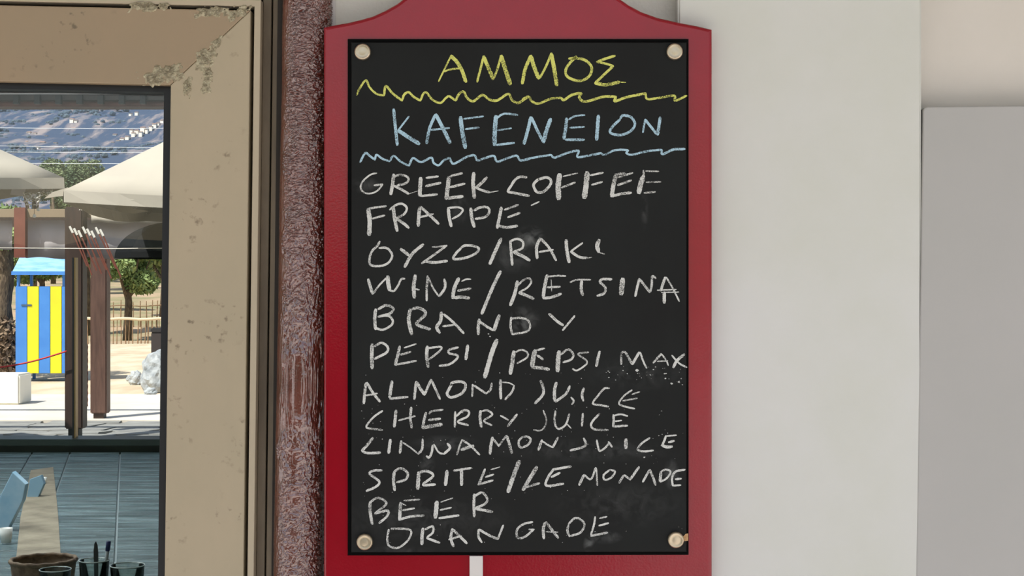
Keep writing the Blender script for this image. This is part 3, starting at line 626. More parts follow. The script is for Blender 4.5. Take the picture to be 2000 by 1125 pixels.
# seams follow lines through these pixel pairs
def seam(xp):  # x at picture row 888 -> direction towards vanishing point (249,533)
    a = on(xp, 888, ZC); return lambda Y: a.x+(a.y-Y)*((1000-249)/F)
ss = [lambda Y: -3.9, seam(60), seam(135), seam(234), seam(335), seam(440), lambda Y: -.2]
for i in range(6):
    b = bmesh.new(); e = .004
    ys = []; q = YA
    while q < YZ-.14:
        ys += [(q, 0), (q+.108, 0), (q+.113, -.007), (q+.121, -.007)]; q += .126
    ys.append((YZ, 0)); n0 = len(ys)-1
    top = []; bot = []
    for Y, dz in ys:
        l_, r_ = max(-3.9, min(-.2, ss[i](Y)+e)), max(-3.9, min(-.2, ss[i+1](Y)-e))
        top.append((b.verts.new((l_, Y, ZC+dz)), b.verts.new((r_, Y, ZC+dz)))); bot.append((b.verts.new((l_, Y, ZC-.03)), b.verts.new((r_, Y, ZC-.03))))
    for k in range(n0):
        b.faces.new((top[k][0], top[k][1], top[k+1][1], top[k+1][0])); b.faces.new((bot[k][1], bot[k][0], bot[k+1][0], bot[k+1][1]))
        b.faces.new((top[k][0], top[k+1][0], bot[k+1][0], bot[k][0])); b.faces.new((top[k+1][1], top[k][1], bot[k][1], bot[k+1][1]))
    b.faces.new((top[0][1], top[0][0], bot[0][0], bot[0][1])); b.faces.new((top[-1][0], top[-1][1], bot[-1][1], bot[-1][0]))
    bmesh.ops.dissolve_degenerate(b, edges=b.edges[:], dist=1e-5)
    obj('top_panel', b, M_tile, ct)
b = bmesh.new(); add_box(b, -3.9, -.2, YA, YZ, ZC-.034, ZC-.009)
obj('joint_filler', b, mat('pale_joint', (150, 160, 160), .5), ct, label='pale joint lines')

# tumblers and pens
def tumbler(xp, w, ytop, d, label, h=None):
    Y = d-CD; cx = (xp-1000)/F*d; r = w/2/F*d; zt = CZ-(ytop-562.5)/F*d
    r2 = r*.82
    t = thing('glass_tumbler', (cx, Y, ZC), label, 'glass', 'glass tumblers on the counter')
    obj('glass_wall', lathe(cx, Y, [(0, ZC+.001), (r2, ZC+.001), (r2*1.02, ZC+.01), (r, zt-.002), (r+.0006, zt), (r-.0014, zt), (r-.0026, zt-.003), (r2-.002, ZC+.012), (0, ZC+.012)], 40), M_tumbler, t, smooth=True)
    bm = bmesh.new()
    add_tube(bm, [(cx+r*math.cos(a*.15708), Y+r*math.sin(a*.15708), zt) for a in range(41)], .0012, 6)
    obj('rim', bm, mat('glass_rim', (196, 206, 200), .15), t, smooth=True)
    return cx, Y, r
g1 = tumbler(184, 58, 1094, 3.46, 'taller clear tumbler holding two pens, on the counter')
g2 = tumbler(249, 66, 1104, 3.44, 'clear tumbler with nothing in it, right of the pen tumbler')
tw = tumbler(108, 60, 1112, 3.5, 'low clear tumbler left of the pen tumbler, mostly out of frame')
b = thing('knife', (g1[0], g1[1], ZC+.013), 'black handled flat knife standing in the pen tumbler', 'knife')
d = 3.46
def Q(x, y, d): return Vector(((x-1000)/F*d, d-CD, CZ-(y-562.5)/F*d))
pts = [(184, 1163), (183.5, 1120), (182.5, 1075), (184, 1062), (187, 1057), (190, 1065), (191.5, 1080), (191.5, 1120), (190, 1163)]
obj('handle', prism([Q(x, y, 3.458) for x, y in pts], 3.458-CD+.003, .0006), M_pen, b)
b = thing('ballpoint_pen', (g1[0], g1[1], ZC+.013), 'clear ballpoint pen with dark blue cap leaning in the tumbler', 'pen')
obj('barrel', tube([Q(198, 1160, 3.47), Q(210.5, 1074, 3.475)], .004, 10), M_penclear, b, smooth=True)
obj('cap', tube([Q(210, 1076, 3.475), Q(212.5, 1057, 3.475)], .0052, 10), M_penblue, b, smooth=True)
# solid stand-ins for the blurred reflections at lower left
cb2 = Q(72, 1125, 3.55)
bk = thing('standin_basket', (cb2.x, 3.6-CD, ZC), 'brown woven basket standing in for a reflection at the bottom left', 'basket')  # curved brown shape built in place of a reflection
obj('bowl', lathe(cb2.x, 3.6-CD, [(0, ZC+.002), (.055, ZC+.002), (.07, ZC+.03), (.075, ZC+.074), (.071, ZC+.074), (.066, ZC+.03), (.052, ZC+.008), (0, ZC+.008)], 40), M_basket, bk, smooth=True)
bm = bmesh.new(); add_tube(bm, [(cb2.x+.074*math.cos(a*.15708), 3.6-CD+.074*math.sin(a*.15708), ZC+.072+.001*math.sin(a*2)) for a in range(41)], .0055, 6)
obj('rim', bm, M_basket, bk, smooth=True)
# paper sheet standing in for a reflected column of light
def flat(name, px, z, th, m, **kw):
    pts = [on(x, y, z) for x, y in px]; b = bmesh.new()
    t = [b.verts.new(p) for p in pts]; o = [b.verts.new((p.x, p.y, z-th)) for p in pts]; n = len(t)
    b.faces.new(t); b.faces.new(o[::-1])
    for i in range(n): b.faces.new((t[i], o[i], o[(i+1) % n], t[(i+1) % n]))
    bmesh.ops.recalc_face_normals(b, faces=b.faces[:])
    return obj(name, b, m, **kw)
flat('overlay_sheet', [(60, 918), (104, 912), (113, 1000), (120, 1104), (30, 1104), (40, 1010)], ZC+.003, .002, M_overlay, label='creased brown paper sheet on the counter standing in for a reflected column of light', cat='overlay')
def carton(xp, yp, w, l, h, ang, m, label, cat='carton', name='carton', group=None):
    c = on(xp, yp, ZC)
    c.z = ZC+.0035
    b = bmesh.new(); vs = add_box(b, -w/2, w/2, -l/2, l/2, 0, h)
    bmesh.ops.bevel(b, geom=b.edges[:], offset=min(w, h)*.08, segments=1, affect='EDGES')
    bmesh.ops.rotate(b, verts=b.verts, matrix=Matrix.Rotation(ang, 3, 'Z'), cent=(0, 0, 0)); bmesh.ops.translate(b, verts=b.verts, vec=c)
    return obj(name, b, m, label=label, cat=cat)
def Q(x, y, d): return Vector(((x-1000)/F*d, d-CD, CZ-(y-562.5)/F*d))
def stand(px, d, th, m, name, label, cat):
    pts = [Q(x, y, d) for x, y in px]; return obj(name, prism(pts, d-CD+th, .002), m, label=label, cat=cat)
stand([(-26, 1036), (-8, 985), (24, 922), (50, 946), (44, 978), (14, 1036)], 4.495, .03, M_ltblue, 'cutout', 'light blue card standing in for a reflection at the left on the counter', 'cutout')  # solid shape built where the glass shows a blurred reflection
stand([(52, 972), (58, 936), (80, 928), (86, 945), (74, 972)], 5.2, .02, mat('blue_grey', (128, 160, 178), .5), 'silhouette', 'pale blue-grey packet standing in for a reflection behind the light blue card', 'silhouette')  # second solid shape in place of a reflection
def knob(xp, yp, r, h, label):  # small white shapes standing in for reflected spots
    c = on(xp, yp, ZC)
    o = thing('white_knob', (c.x, c.y, ZC+.0035), label, 'knob', 'small white reflection stand-ins on the counter')
    z = ZC+.0035
    obj('knob_wall', lathe(c.x, c.y, [(0, z), (r*.75, z), (r, z+h), (r*.93, z+h), (r*.7, z+.004), (0, z+.004)], 20), M_bulb, o, smooth=True)
knob(84, 946, .014, .022, 'small white cup standing in for a reflection on the brown paper')
knob(12, 1062, .018, .04, 'white cup standing in for a reflection, lowest at the left edge')

# ---------------------------------------------------------------- beyond: pergola
def dcol(x0, x1, y0, y1, d, dep): # box seen between pixels at distance d
    a, b = Q(x0, y0, d), Q(x1, y1, d)
    return a.x, b.x, a.y, a.y+dep, b.z, a.z
pg = thing('pergola', (Q(140, 0, 15.2).x, 15.2-CD, 0), 'brown timber pergola with grey canvas valance on the terrace', 'pergola')
x0, x1, *_ = dcol(126, 161, 505, 840, 15.1, .18)
obj('post', box(x0, x1, 15.1-CD, 15.28-CD, CZ-(838-562.5)/F*15.1, 2.3, .012), M_darkbrown, pg)
x0, x1, *_ = dcol(132, 153, 505, 840, 15.1, .1)
obj('post_foot', box(x0, x1, 15.12-CD, 15.24-CD, 0, CZ-(838-562.5)/F*15.1), M_dark, pg, label='narrow dark post foot')
x0, x1, *_ = dcol(176, 208, 505, 800, 17.5, .18)
obj('post', box(x0, x1, 17.5-CD, 17.68-CD, CZ-(808-562.5)/F*17.5, 2.3, .012), M_brown, pg, label='lighter brown post')
x0, x1, *_ = dcol(181, 201, 505, 800, 17.5, .18)
obj('post_foot', box(x0, x1, 17.53-CD, 17.65-CD, 0.01, CZ-(808-562.5)/F*17.5), M_darkbrown, pg)
x0, x1, *_ = dcol(24, 46, 425, 840, 15.35, .15)
obj('post', box(x0, x1, 18.9-CD, 19.05-CD, .0, 2.3), M_darkbrown, pg) if False else None
x0, x1, *_ = dcol(24, 46, 420, 500, 15.2, .12)
obj('hanger_post', box(x0, x1, 15.25-CD, 15.33-CD, Q(0, 503, 15.2).z, 2.3), M_redbrown, pg)
# beams and valance
obj('beam', box(Q(-700, 0, 15.3).x, Q(700, 0, 15.3).x, 15.3-CD, 15.42-CD, Q(0, 424, 15.3).z, Q(0, 408, 15.3).z), mat('tan_beam', (150, 130, 104), .7), pg, label='tan top beam')
obj('beam', box(Q(-700, 0, 15.3).x, Q(700, 0, 15.3).x, 17.5-CD, 17.62-CD, 2.2, 2.34), M_darkbrown, pg)
def wavy_panel(x0, x1, z0, z1, Y, amp, m, name, par, n=60, **kw):
    b = bmesh.new(); th = .006; rows = []
    for i in range(n+1):
        x = x0+(x1-x0)*i/n; o = amp*math.sin(i*.9)+amp*.6*math.sin(i*.37+1)
        rows.append([b.verts.new((x, Y+o, z0+.01*math.sin(i*.5))), b.verts.new((x, Y+o*.2, z1)), b.verts.new((x, Y+o*.2+th, z1)), b.verts.new((x, Y+o+th, z0+.01*math.sin(i*.5)))])
    for a, c in zip(rows, rows[1:]):
        for k in range(4): b.faces.new((a[k], c[k], c[(k+1) % 4], a[(k+1) % 4]))
    bmesh.ops.recalc_face_normals(b, faces=b.faces[:])
    return obj(name, b, m, par, smooth=True, **kw)
wavy_panel(Q(48, 0, 15.4).x, Q(520, 0, 15.4).x, Q(0, 504, 15.4).z, Q(0, 430, 15.4).z, 15.44-CD, .02, M_greycanvas, 'canvas_valance', pg, label='grey canvas valance')
wavy_panel(Q(-700, 0, 15.4).x, Q(22, 0, 15.4).x, Q(0, 486, 15.4).z, Q(0, 430, 15.4).z, 15.44-CD, .02, M_greycanvas, 'canvas_valance', pg, label='grey canvas valance')
wavy_panel(Q(178, 0, 15.25).x, Q(520, 0, 15.25).x, Q(0, 436, 15.25).z, Q(0, 420, 15.25).z, 15.25-CD, .01, M_canvas, 'canvas_edge', pg, label='bright canvas edge')
for k in range(8):  # slanted red-brown bars with pale ends, in front of the valance
    xa = 142+k*8.5
    ya = 458+((k*37) % 11)-4
    obj('slat', tube([Q(xa, ya, 15.05), Q(xa+28+k, ya+66+(k*13) % 25, 15.05)], .008, 6), M_redbrown, pg)
    obj('slat_end', tube([Q(xa-6, ya-12, 15.05), Q(xa+.5, ya+1, 15.05)], .012, 6), M_cord, pg, label='pale brace end')
obj('hanging_chain', tube([Q(170, 672+i*6.4, 16)+Vector((.004*(i % 2), 0, 0)) for i in range(20)], .009, 5), M_redbrown, pg)
# rope barrier
rp = bmesh.new(); pts = []
for i in range(25):
    t = i/24; x = -60+t*190; y = 722-t*36+16*math.sin(math.pi*t)*.5
    pts.append(Q(x, y, 15.0))
add_tube(rp, pts, .009, 6)
obj('barrier_rope', rp, M_red_rope, smooth=True, label='thin red rope strung to the dark pergola post', cat='rope')
# cord across
obj('pale_cord', tube([Q(-60, 484, 13.9), Q(210, 486, 13.9), Q(330, 484.5, 13.9), Q(500, 484, 13.9)], .005, 6), M_cord, label='pale cord stretched in front of the black umbrella', cat='cord')

# parasols
def parasol(cx, cy, half, zeave, zapex, rot, label, m, name='parasol', valh=.09, poler=.03):
    t = thing(name, (cx, cy, 0), label, 'parasol', 'cream parasols on the terrace' if m is M_canvas else None)
    R = Matrix.Rotation(rot, 3, 'Z'); N = 4
    cs = [R @ Vector((sx*half, sy*half, 0)) for sx, sy in ((-1, -1), (1, -1), (1, 1), (-1, 1))]
    b = bmesh.new(); th = .008
    for s in range(4):
        A, B = cs[s], cs[(s+1) % 4]; prev = None
        for i in range(9):
            f = 1-i/8.0
            row = []
            for k in range(9):
                e = A.lerp(B, k/8)*f
                z = zapex+(zeave-zapex)*(f**.94) - .10*math.sin(math.pi*k/8)*f*f*.6 + (.05 if False else 0)
                row.append(b.verts.new((cx+e.x, cy+e.y, z)))
            if prev:
                for k in range(8): b.faces.new((prev[k], prev[k+1], row[k+1], row[k]))
            prev = row
    bmesh.ops.remove_doubles(b, verts=b.verts, dist=1e-4)
    bmesh.ops.solidify(b, geom=b.faces[:], thickness=th)
    obj('canopy', b, m, t, smooth=True)
    for s in range(4):
        A, B = cs[s], cs[(s+1) % 4]; b = bmesh.new(); rr_ = []
        nrm = (A+B).normalized()
        for k in range(17):
            e = A.lerp(B, k/16); z = zeave-.06*math.sin(math.pi*k/16)
            o = nrm*.012*math.sin(k*1.3)
            rr_.append([b.verts.new((cx+e.x, cy+e.y, z)), b.verts.new((cx+e.x+o.x, cy+e.y+o.y, z-valh)), b.verts.new((cx+e.x+o.x-nrm.x*.006, cy+e.y+o.y-nrm.y*.006, z-valh)), b.verts.new((cx+e.x-nrm.x*.006, cy+e.y-nrm.y*.006, z))])
        for a, c in zip(rr_, rr_[1:]):
            for k in range(4): b.faces.new((a[k], c[k], c[(k+1) % 4], a[(k+1) % 4]))
        bmesh.ops.recalc_face_normals(b, faces=b.faces[:])
        obj('valance', b, m, t)
    for c in cs:
        obj('rib', tube([(cx, cy, zapex-.06), (cx+c.x*.98, cy+c.y*.98, zeave-.02)], .012, 6), M_brown, t)
    obj('pole', tube([(cx, cy, .05), (cx, cy, zapex-.02)], poler, 10), M_brown, t)
    obj('base', lathe(cx, cy, [(0, .0), (.3, .0), (.3, .06), (.06, .09), (.05, .3), (0, .3)], 20), M_dark, t, smooth=False)
    return t
d = 11.8
c = Q(104, 376, d)
parasol(c.x+1.70, d-CD+1.42, 1.62, c.z, 3.38, .05, 'cream parasol canopy filling the right of the window', M_canvas)
d = 12.6
c = Q(128, 345, d)
parasol(c.x-2.25, d-CD-.2, 1.6, 2.40, 3.46, .78+.06, 'cream parasol with its corner pointing right, left in the window', M_canvas)
# loose canvas flaps between parasols
def tri(px, d, m, label, th=.012):
    pts = [Q(x, y, d) for x, y in px]
    return prism(pts, d-CD+th)
fl = thing('canvas_flap', Q(240, 415, 13.2), 'loose grey canvas flap hanging under the right parasol', 'canvas')
obj('fold', tri([(214, 400), (228, 392), (262, 408), (290, 412), (262, 417), (236, 415)], 13.2, M_greycanvas, ''), M_canvas, fl)
obj('fold', tri([(238, 385), (252, 390), (268, 405), (262, 408), (246, 398)], 13.22, M_greycanvas, ''), M_greycanvas, fl)
fl = thing('canvas_flap', Q(110, 385, 13.0), 'folded canvas corner where the two parasols meet', 'canvas')
obj('fold', tri([(86, 388), (100, 376), (132, 366), (136, 372), (136, 382), (110, 384)], 13.0, M_greycanvas, ''), M_canvas, fl)
obj('fold', tri([(20, 380), (28, 350), (80, 372), (62, 386)], 12.9, M_greycanvas, ''), M_greycanvas, fl)
# tangled cord
def tangle(cxp, cyp, rx, ry, d, n, label, seed):
    random.seed(seed); b = bmesh.new()
    for _ in range(n):
        a = random.random()*6.28; pts = []
        x, y = cxp+random.gauss(0, rx*.4), cyp+random.gauss(0, ry*.4)
        for k in range(7):
            pts.append(Q(x, y, d+random.uniform(-.06, .06))); a += random.gauss(0, .7)
            x += math.cos(a)*rx*.28; y += math.sin(a)*ry*.28
            x = max(cxp-rx, min(cxp+rx, x)); y = max(cyp-ry, min(cyp+ry, y))
        add_tube(b, pts, .0045, 4)
    obj('cord_tangle', b, M_cord, label=label, cat='cord', kind='stuff')
tangle(62, 388, 16, 12, 12.4, 26, 'knotted pale cord at the left parasol corner', 1)
tangle(88, 374, 14, 8, 12.5, 14, 'pale cord running up the left parasol edge', 4)
tangle(177, 392, 22, 18, 12.9, 34, 'tangle of pale twigs under the right parasol', 2)
for i, (x, y) in enumerate([(75, 409), (67, 422)]):
    c = Q(x, y, 12.6)
    lb = thing('hanging_bulb', (c.x, c.y, c.z), ['white bulb hanging under the knotted cord, upper of two', 'white bulb hanging under the knotted cord, lower of two'][i], 'bulb', 'hanging bulbs')
    obj('bulb', lathe(c.x, c.y, [(0, c.z-.016), (.012, c.z-.012), (.015, c.z), (.008, c.z+.014), (0, c.z+.018)], 12), M_bulb, lb, smooth=True)
    obj('flex', tube([(c.x, c.y, c.z+.016), (c.x, c.y, Q(x, 392, 12.6).z)], .002, 5), M_dark, lb)
# black umbrella right
bc = Q(345, 505, 14.7)
ub = thing('black_umbrella', (bc.x, bc.y, 0), 'black domed umbrella cut off by the right side of the glass', 'umbrella')
b = bmesh.new(); R0 = 118/F*14.7; rows = []
for i in range(11):
    a = i/10*math.pi/2
    rows.append([(bc.x+R0*math.cos(a)*math.cos(k*math.pi/4+.2), bc.y+R0*math.cos(a)*math.sin(k*math.pi/4+.2), bc.z+(72/F*14.7)*math.sin(a)) for k in range(8)])
vr = [[b.verts.new(p) for p in r] for r in rows[:-1]]; tp = b.verts.new((bc.x, bc.y, rows[-1][0][2]))
for a, c2 in zip(vr, vr[1:]):
    for k in range(8): b.faces.new((a[k], a[(k+1) % 8], c2[(k+1) % 8], c2[k]))
for k in range(8): b.faces.new((vr[-1][k], vr[-1][(k+1) % 8], tp))
bmesh.ops.solidify(b, geom=b.faces[:], thickness=.006)
obj('canopy', b, M_black, ub)
obj('pole', tube([(bc.x, bc.y, .01), (bc.x, bc.y, bc.z+.4)], .02, 8), M_dark, ub)

# striped beach cabin
D = 24.6; Yc = D-CD
cbn = thing('beach_cabin', (Q(78, 0, D).x, Yc+.3, 0), 'blue and yellow striped wooden beach cabin on the sand', 'cabin')
def cx_(x): return Q(x, 0, D).x
def cz_(y): return Q(0, y, D).z
for a, bb, m in [(30, 53, M_blue), (53, 76, M_yellow), (76, 98, M_blue), (98, 120.5, M_yellow), (120.5, 128, M_blue)]:
    obj('plank', box(cx_(a)+.003, cx_(bb)-.003, Yc, Yc+.02, cz_(729), cz_(559), .003), m, cbn, label='yellow plank' if m is M_yellow else None)
obj('side_wall', box(cx_(30), cx_(30)+.02, Yc+.02, Yc+.75, cz_(729), cz_(559)), M_blue, cbn)
obj('side_wall', box(cx_(128)-.02, cx_(128), Yc+.02, Yc+.75, cz_(729), cz_(559)), M_blue, cbn)
obj('back_wall', box(cx_(31), cx_(127), Yc+.73, Yc+.75, cz_(729), cz_(559)), M_blue, cbn)
obj('floor_panel', box(cx_(31), cx_(127), Yc+.02, Yc+.73, cz_(729), cz_(726)), M_blue, cbn)
for a in (32, 121):
    for yq in (.02, .69):
        obj('leg', box(cx_(a+5), cx_(a+10), Yc+yq, Yc+yq+.05, 0, cz_(729)), M_blue, cbn)
        obj('corner_post', box(cx_(a), cx_(a+5), Yc+yq, Yc+yq+.05, cz_(559), cz_(533)), M_blue, cbn)
b = bmesh.new()
for (z, Y) in (): pass
ra, rb = cx_(26), cx_(132); zf, zb = cz_(533), cz_(500)
v = [b.verts.new(p) for p in [(ra, Yc-.08, zf), (rb, Yc-.08, zf), (rb, Yc+.55, zb+.14), (ra, Yc+.55, zb+.14), (ra, Yc+.85, zf), (rb, Yc+.85, zf)]]
b.faces.new((v[0], v[1], v[2], v[3])); b.faces.new((v[3], v[2], v[5], v[4])); b.faces.new((v[0], v[3], v[4])); b.faces.new((v[1], v[5], v[2])); b.faces.new((v[0], v[4], v[5], v[1]))
bmesh.ops.recalc_face_normals(b, faces=b.faces[:])
obj('roof', b, M_paleblue, cbn, label='pale blue roof')
obj('fascia', box(ra, rb, Yc-.1, Yc-.08, cz_(537), cz_(530)), M_blue, cbn)
obj('door_latch', box(cx_(42), cx_(62), Yc-.012, Yc-.001, cz_(597.5), cz_(594.5)), mat('latch_metal', (90, 110, 130), .4, metal=.6), cbn)
# white block
wb = Q(0, 792, 19.6)
obj('white_block', box(Q(-60, 0, 19.6).x, Q(38, 0, 19.6).x, 19.6-CD, 20.1-CD, .01, Q(0, 731, 19.6).z, .02), mat('white_stone_block', (232, 226, 212), .7), label='low white stone block at the left edge of the pane', cat='block')
# rocks
def rock(xp, ybase, wpx, hpx, label, seed, ysc=1.0):
    d = 1.5*F/(ybase-562.5); c = Q(xp, ybase, d); r = wpx/2/F*d; h = hpx/F*d
    b = blob((c.x, c.y+r*.6, h*.42), 1, r, r*.8, h*.6, .28, 1.6, 4, seed)
    for v_ in b.verts:
        if v_.co.z < -.05: v_.co.z = -.05
    obj('boulder', b, M_rock, label=label, cat='rock')
rock(304, 768, 74, 80, 'largest pale rugged boulder at the right edge of the glass', 3)
rock(263, 752, 28, 26, 'small bluish rock left of the large boulder', 8)
rock(252, 745, 12, 12, 'smallest stone left of the bluish rock', 5)
rock(292, 772, 26, 14, 'low stone at the foot of the large boulder', 12)
# dark bin behind boulder
dd = 23.2; bc = Q(308, 0, dd)
bn = thing('dark_bin', (bc.x, dd-CD, 0), 'dark brown bin standing behind the large boulder', 'bin')
obj('body', box(Q(295, 0, dd).x, Q(322, 0, dd).x, dd-CD, dd-CD+.2, 0, Q(0, 650, dd).z, .01), mat('dark_bin_paint', (52, 44, 42), .7), bn)
obj('lid', box(Q(294, 0, dd).x, Q(323, 0, dd).x, dd-CD-.01, dd-CD+.21, Q(0, 650, dd).z, Q(0, 641, dd).z, .015), mat('dark_bin_lid', (38, 34, 34), .6), bn)

# fences
def fence(d, x0, x1, ytop, yrail, step, label, ybase, seed, rm, cr, ns):
    random.seed(seed); Y = d-CD
    f = thing('stake_fence', (Q((x0+x1)/2, 0, d).x, Y, terr(Q((x0+x1)/2, 0, d).x, Y)), label, 'fence')
    x = x0; first = None
    while x < x1:
        r = random.uniform(.5, 1.1)*.016*d/41+.006; X = Q(x, 0, d).x
        zb = terr(X, Y)-.05
        zt = Q(0, ytop+random.uniform(-3, 3), d).z
        obj('stake', tube([(X, Y+.03, zb), (X+random.uniform(-.03, .03), Y+.03, zt)], r, 5, r*.6), M_stake, f)
        x += step*random.uniform(.75, 1.3)
    pts = [Q(x0-6+(x1-x0+12)*i/12, yrail+1.2*math.sin(i*1.7), d) for i in range(13)]
    obj('rail', tube([p-Vector((0, .03, 0)) for p in pts], rm, 6), cr, f, smooth=True)
    return f
fence(41, 120, 345, 622, 623, 7.5, 'front stake fence with a pale top rail across the sand', 670, 1, .045, M_rail, 0)
fence(50, 120, 345, 588, 597, 10.5, 'rear stake fence of taller thin dark stakes behind the pale-railed one', 640, 2, .02, M_stake, 0)

# trees
def leaves(cs, n, size, seed):
    random.seed(seed); vs = []; fs = []
    for _ in range(n):
        c, r = random.choice(cs)
        while True:
            v = Vector((random.uniform(-1, 1), random.uniform(-1, 1), random.uniform(-1, 1)))
            if .2 < v.length < 1: break
        p = Vector(c)+Vector((v.x*r[0], v.y*r[1], v.z*r[2]))
        u = Vector((random.gauss(0, 1), random.gauss(0, 1), random.gauss(0, 1))).normalized(); w_ = u.orthogonal().normalized()
        s = size*random.uniform(.6, 1.4); k = len(vs)
        vs += [p-u*s, p+w_*s*.45, p+u*s, p-w_*s*.45]; fs.append((k, k+1, k+2, k+3))
    b = bmesh.new(); bv = [b.verts.new(v) for v in vs]
    for f in fs: b.faces.new([bv[i] for i in f])
    return b
def tree(name, xp, d, zc, rad, n, size, m, label, seed, trunk_r=.14, group=None):
    X = (xp-1000)/F*d; Y = d-CD; zb = terr(X, Y)-.1
    t = thing(name, (X, Y, zb), label, 'tree', group)
    random.seed(seed+50); cs = []
    for _ in range(9):
        o = Vector((random.gauss(0, .45)*rad[0], random.gauss(0, .45)*rad[1], random.gauss(0, .4)*rad[2]))
        cs.append(((X+o.x, Y+o.y, zc+o.z), (rad[0]*.5, rad[1]*.5, rad[2]*.45)))
    obj('crown', leaves(cs, n, size, seed), m, t)
    obj('trunk', tube([(X, Y, zb), (X+.05, Y, zb+(zc-zb)*.5), (X-.03, Y, zc)], trunk_r, 8, trunk_r*.5), M_bark, t, smooth=True)
    for k in range(4):
        c = cs[k][0]; obj('branch', tube([(X, Y, zb+(zc-zb)*.55), ((X+c[0])/2, (Y+c[1])/2, (zb+zc)/2+.25*(zc-zb)), c], trunk_r*.45, 6, trunk_r*.15), M_bark, t)
    return t
tree('olive_tree', 248, 44, 2.25, (1.1, .9, .8), 11000, .07, M_leaf, 'bushy green tree behind the stake fences, middle of the right opening', 1)
tree('olive_tree', 318, 54, 2.9, (1.4, 1.2, 1.2), 9000, .08, mat('foliage_pale', (150, 160, 108), .7, col2=(120, 134, 80), nscale=1), 'paler tree behind the bushy green one, by the right edge', 2)
tree('olive_tree', 168, 47, 3.0, (.8, .9, 1.0), 4000, .1, MATS['foliage_pale'], 'pale tree seen between the two pergola posts', 3)
tree('olive_tree', 80, 57, 2.7, (1.6, 1.2, 1.0), 6000, .11, M_leaf, 'tree seen through the open top of the striped cabin', 4)
for i, (xp, z, h, dd_) in enumerate([(66, 6.2, .9, 66), (104, 6.3, 1.0, 77), (150, 6.5, 1.1, 70), (184, 6.2, 1.0, 80), (122, 5.4, 1.0, 84)]):
    tree('broadleaf_tree', xp, dd_, z, (1.15, .8, h), 8000, .07, M_leaf2, ['leftmost of the green treetops between the parasols', 'treetop second from left between the parasols', 'tallest-looking green treetop at the parasol gap', 'rightmost green treetop above the right parasol slope', 'nearest lower treetop in the gap between the parasols'][i], 20+i)
# left trunk
b = bmesh.new(); pts = []
dd_ = 25.2
for i in range(23):
    y = 726-i*13; pts.append(Q(6+3*math.sin(i*.5)+i*.12, y, dd_))
pts[0].z = -.05
add_tube(b, pts, .17, 14, .11)
for v_ in b.verts: v_.co += Vector((1, .5, 0))*.05*noise.fractal(v_.co*3.5, 1, 2, 4)
t = thing('tree_with_ivy', (pts[0].x, pts[0].y, 0), 'rough grey tree trunk at the left edge of the glass', 'tree')
obj('trunk', b, M_bark, t, smooth=True)
obj('undergrowth', leaves([((pts[0].x, pts[0].y-.1, .45), (.34, .3, .6))], 1600, .05, 9), mat('dry_twigs', (104, 84, 66), .9, col2=(150, 126, 100), nscale=9), t)
obj('crown', leaves([((pts[-1].x-.3, pts[-1].y+.3, 2.45), (1.0, .8, .45))], 2500, .06, 10), M_leaf, t)

# houses on hill
random.seed(5)
def hill_at(xp, yp):
    best = None
    d = 130.0
    while d < 560:
        q = Q(xp, yp, d)
        if terr(q.x, q.y) >= q.z: return q
        d += 1.5
    return q
hs = [(62, 258), (58, 262), (70, 263), (52, 281), (63, 283), (75, 290), (92, 268), (110, 282), (120, 275), (128, 288), (145, 254), (150, 238), (142, 236), (85, 282)]
vil = [(222, 281), (232, 278), (240, 274), (250, 270), (262, 263), (268, 258), (276, 261), (280, 253), (288, 255), (296, 250), (303, 246), (310, 243), (318, 238), (258, 256), (226, 266), (215, 278), (268, 222), (256, 224)]
spots = [hill_at(*p) for p in hs+vil]
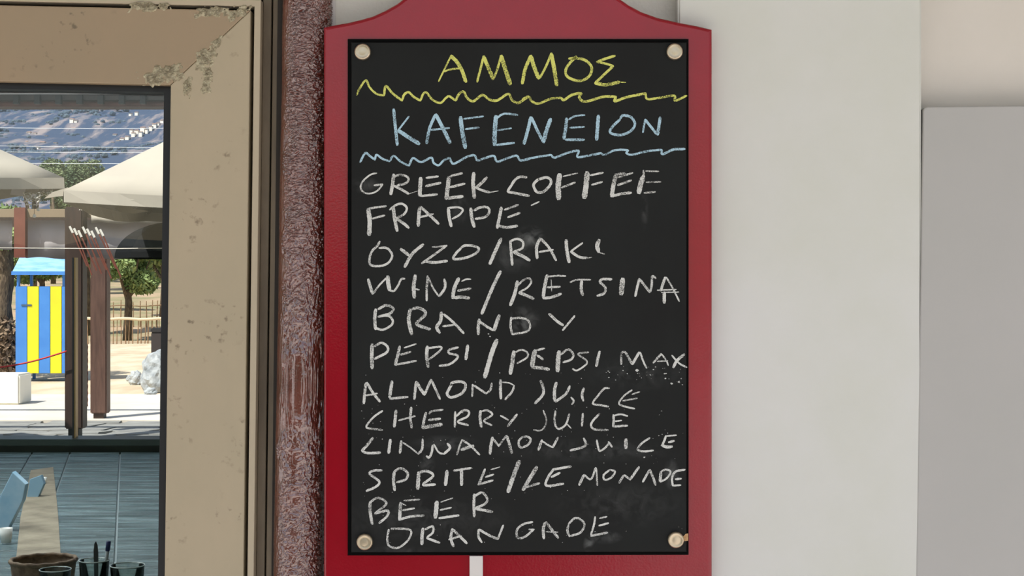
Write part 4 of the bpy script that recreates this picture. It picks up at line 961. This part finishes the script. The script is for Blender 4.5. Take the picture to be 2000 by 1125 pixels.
# scrub bushes on the hill
random.seed(21); b = bmesh.new()
ico = bmesh.new(); bmesh.ops.create_icosphere(ico, subdivisions=1, radius=1); iv = [v.co.copy() for v in ico.verts]; fi = [[v.index for v in f.verts] for f in ico.faces]; ico.free()
vs = []; fs = []
for _ in range(9000):
    d = 130+370*random.random()**.7; x = Q(random.uniform(-160, 430), 0, d).x; Y = d-CD; z = terr(x, Y)
    if noise.noise(Vector((x*.09, Y*.03, 2))) < -.12: continue
    if any(abs(q.x-x) < 2.6 and abs(q.y-Y) < 3.2 for q in spots): continue
    s_ = random.uniform(.18, .55)*(d/400+.25); k = len(vs)
    vs += [(x+v.x*s_*1.4, Y+v.y*s_, z+v.z*s_*1.0*random.uniform(.7, 1.3)) for v in iv]; fs += [[k+q for q in f] for f in fi]
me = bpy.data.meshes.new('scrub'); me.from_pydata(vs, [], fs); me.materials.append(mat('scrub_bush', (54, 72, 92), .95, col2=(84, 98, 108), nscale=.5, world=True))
o = bpy.data.objects.new('scrub', me); C.objects.link(o); tag(o, 'dark low scrub bushes dotted over the hillside', 'scrub', None, 'stuff'); b.free()
ORD = 'first second third fourth fifth sixth seventh eighth ninth tenth eleventh twelfth thirteenth fourteenth fifteenth sixteenth seventeenth eighteenth'.split()
rk = [sorted(hs).index(p) for p in hs]+[sorted(vil).index(p) for p in vil]
for i, (xp, yp) in enumerate(hs+vil):
    q = spots[i]; s = random.uniform(.5, 1)*(q.y/420)
    isv = i >= len(hs)
    h = thing('hill_house', (q.x, q.y, q.z-.4), (ORD[rk[i]]+' house from the left in the white village strip climbing the hillside') if isv else (ORD[rk[i]]+' house from the left among those scattered over the hillside scrub'), 'house', 'village strip houses' if isv else 'scattered hillside houses')
    w2, h2 = .62*s, .55*s
    obj('walls', box(q.x-w2, q.x+w2, q.y-.8, q.y+.3, q.z-.6, q.z+h2), M_house, h)
    b = bmesh.new()
    v = [b.verts.new(p) for p in [(q.x-w2*1.1, q.y-.9, q.z+h2), (q.x+w2*1.1, q.y-.9, q.z+h2), (q.x+w2*1.1, q.y+.4, q.z+h2), (q.x-w2*1.1, q.y+.4, q.z+h2), (q.x-w2, q.y-.25, q.z+h2*1.4), (q.x+w2, q.y-.25, q.z+h2*1.4)]]
    for f in [(0, 1, 5, 4), (2, 3, 4, 5), (1, 2, 5), (3, 0, 4), (3, 2, 1, 0)]: b.faces.new([v[k] for k in f])
    obj('roof', b, M_roof, h)
# cables
for i, (ya, yb) in enumerate([(247, 250), (281, 288), (294, 297), (316, 319)]):
    pts = [Q(-200+k*60, ya+(yb-ya)*k/10+2*math.sin(k/10*3.14), 34) for k in range(11)]
    obj('overhead_cable', tube(pts, .0055, 5), M_wire, label=['topmost', 'second', 'third', 'lowest'][i]+' of the four thin overhead cables crossing in front of the hill', cat='cable', group='overhead cables')
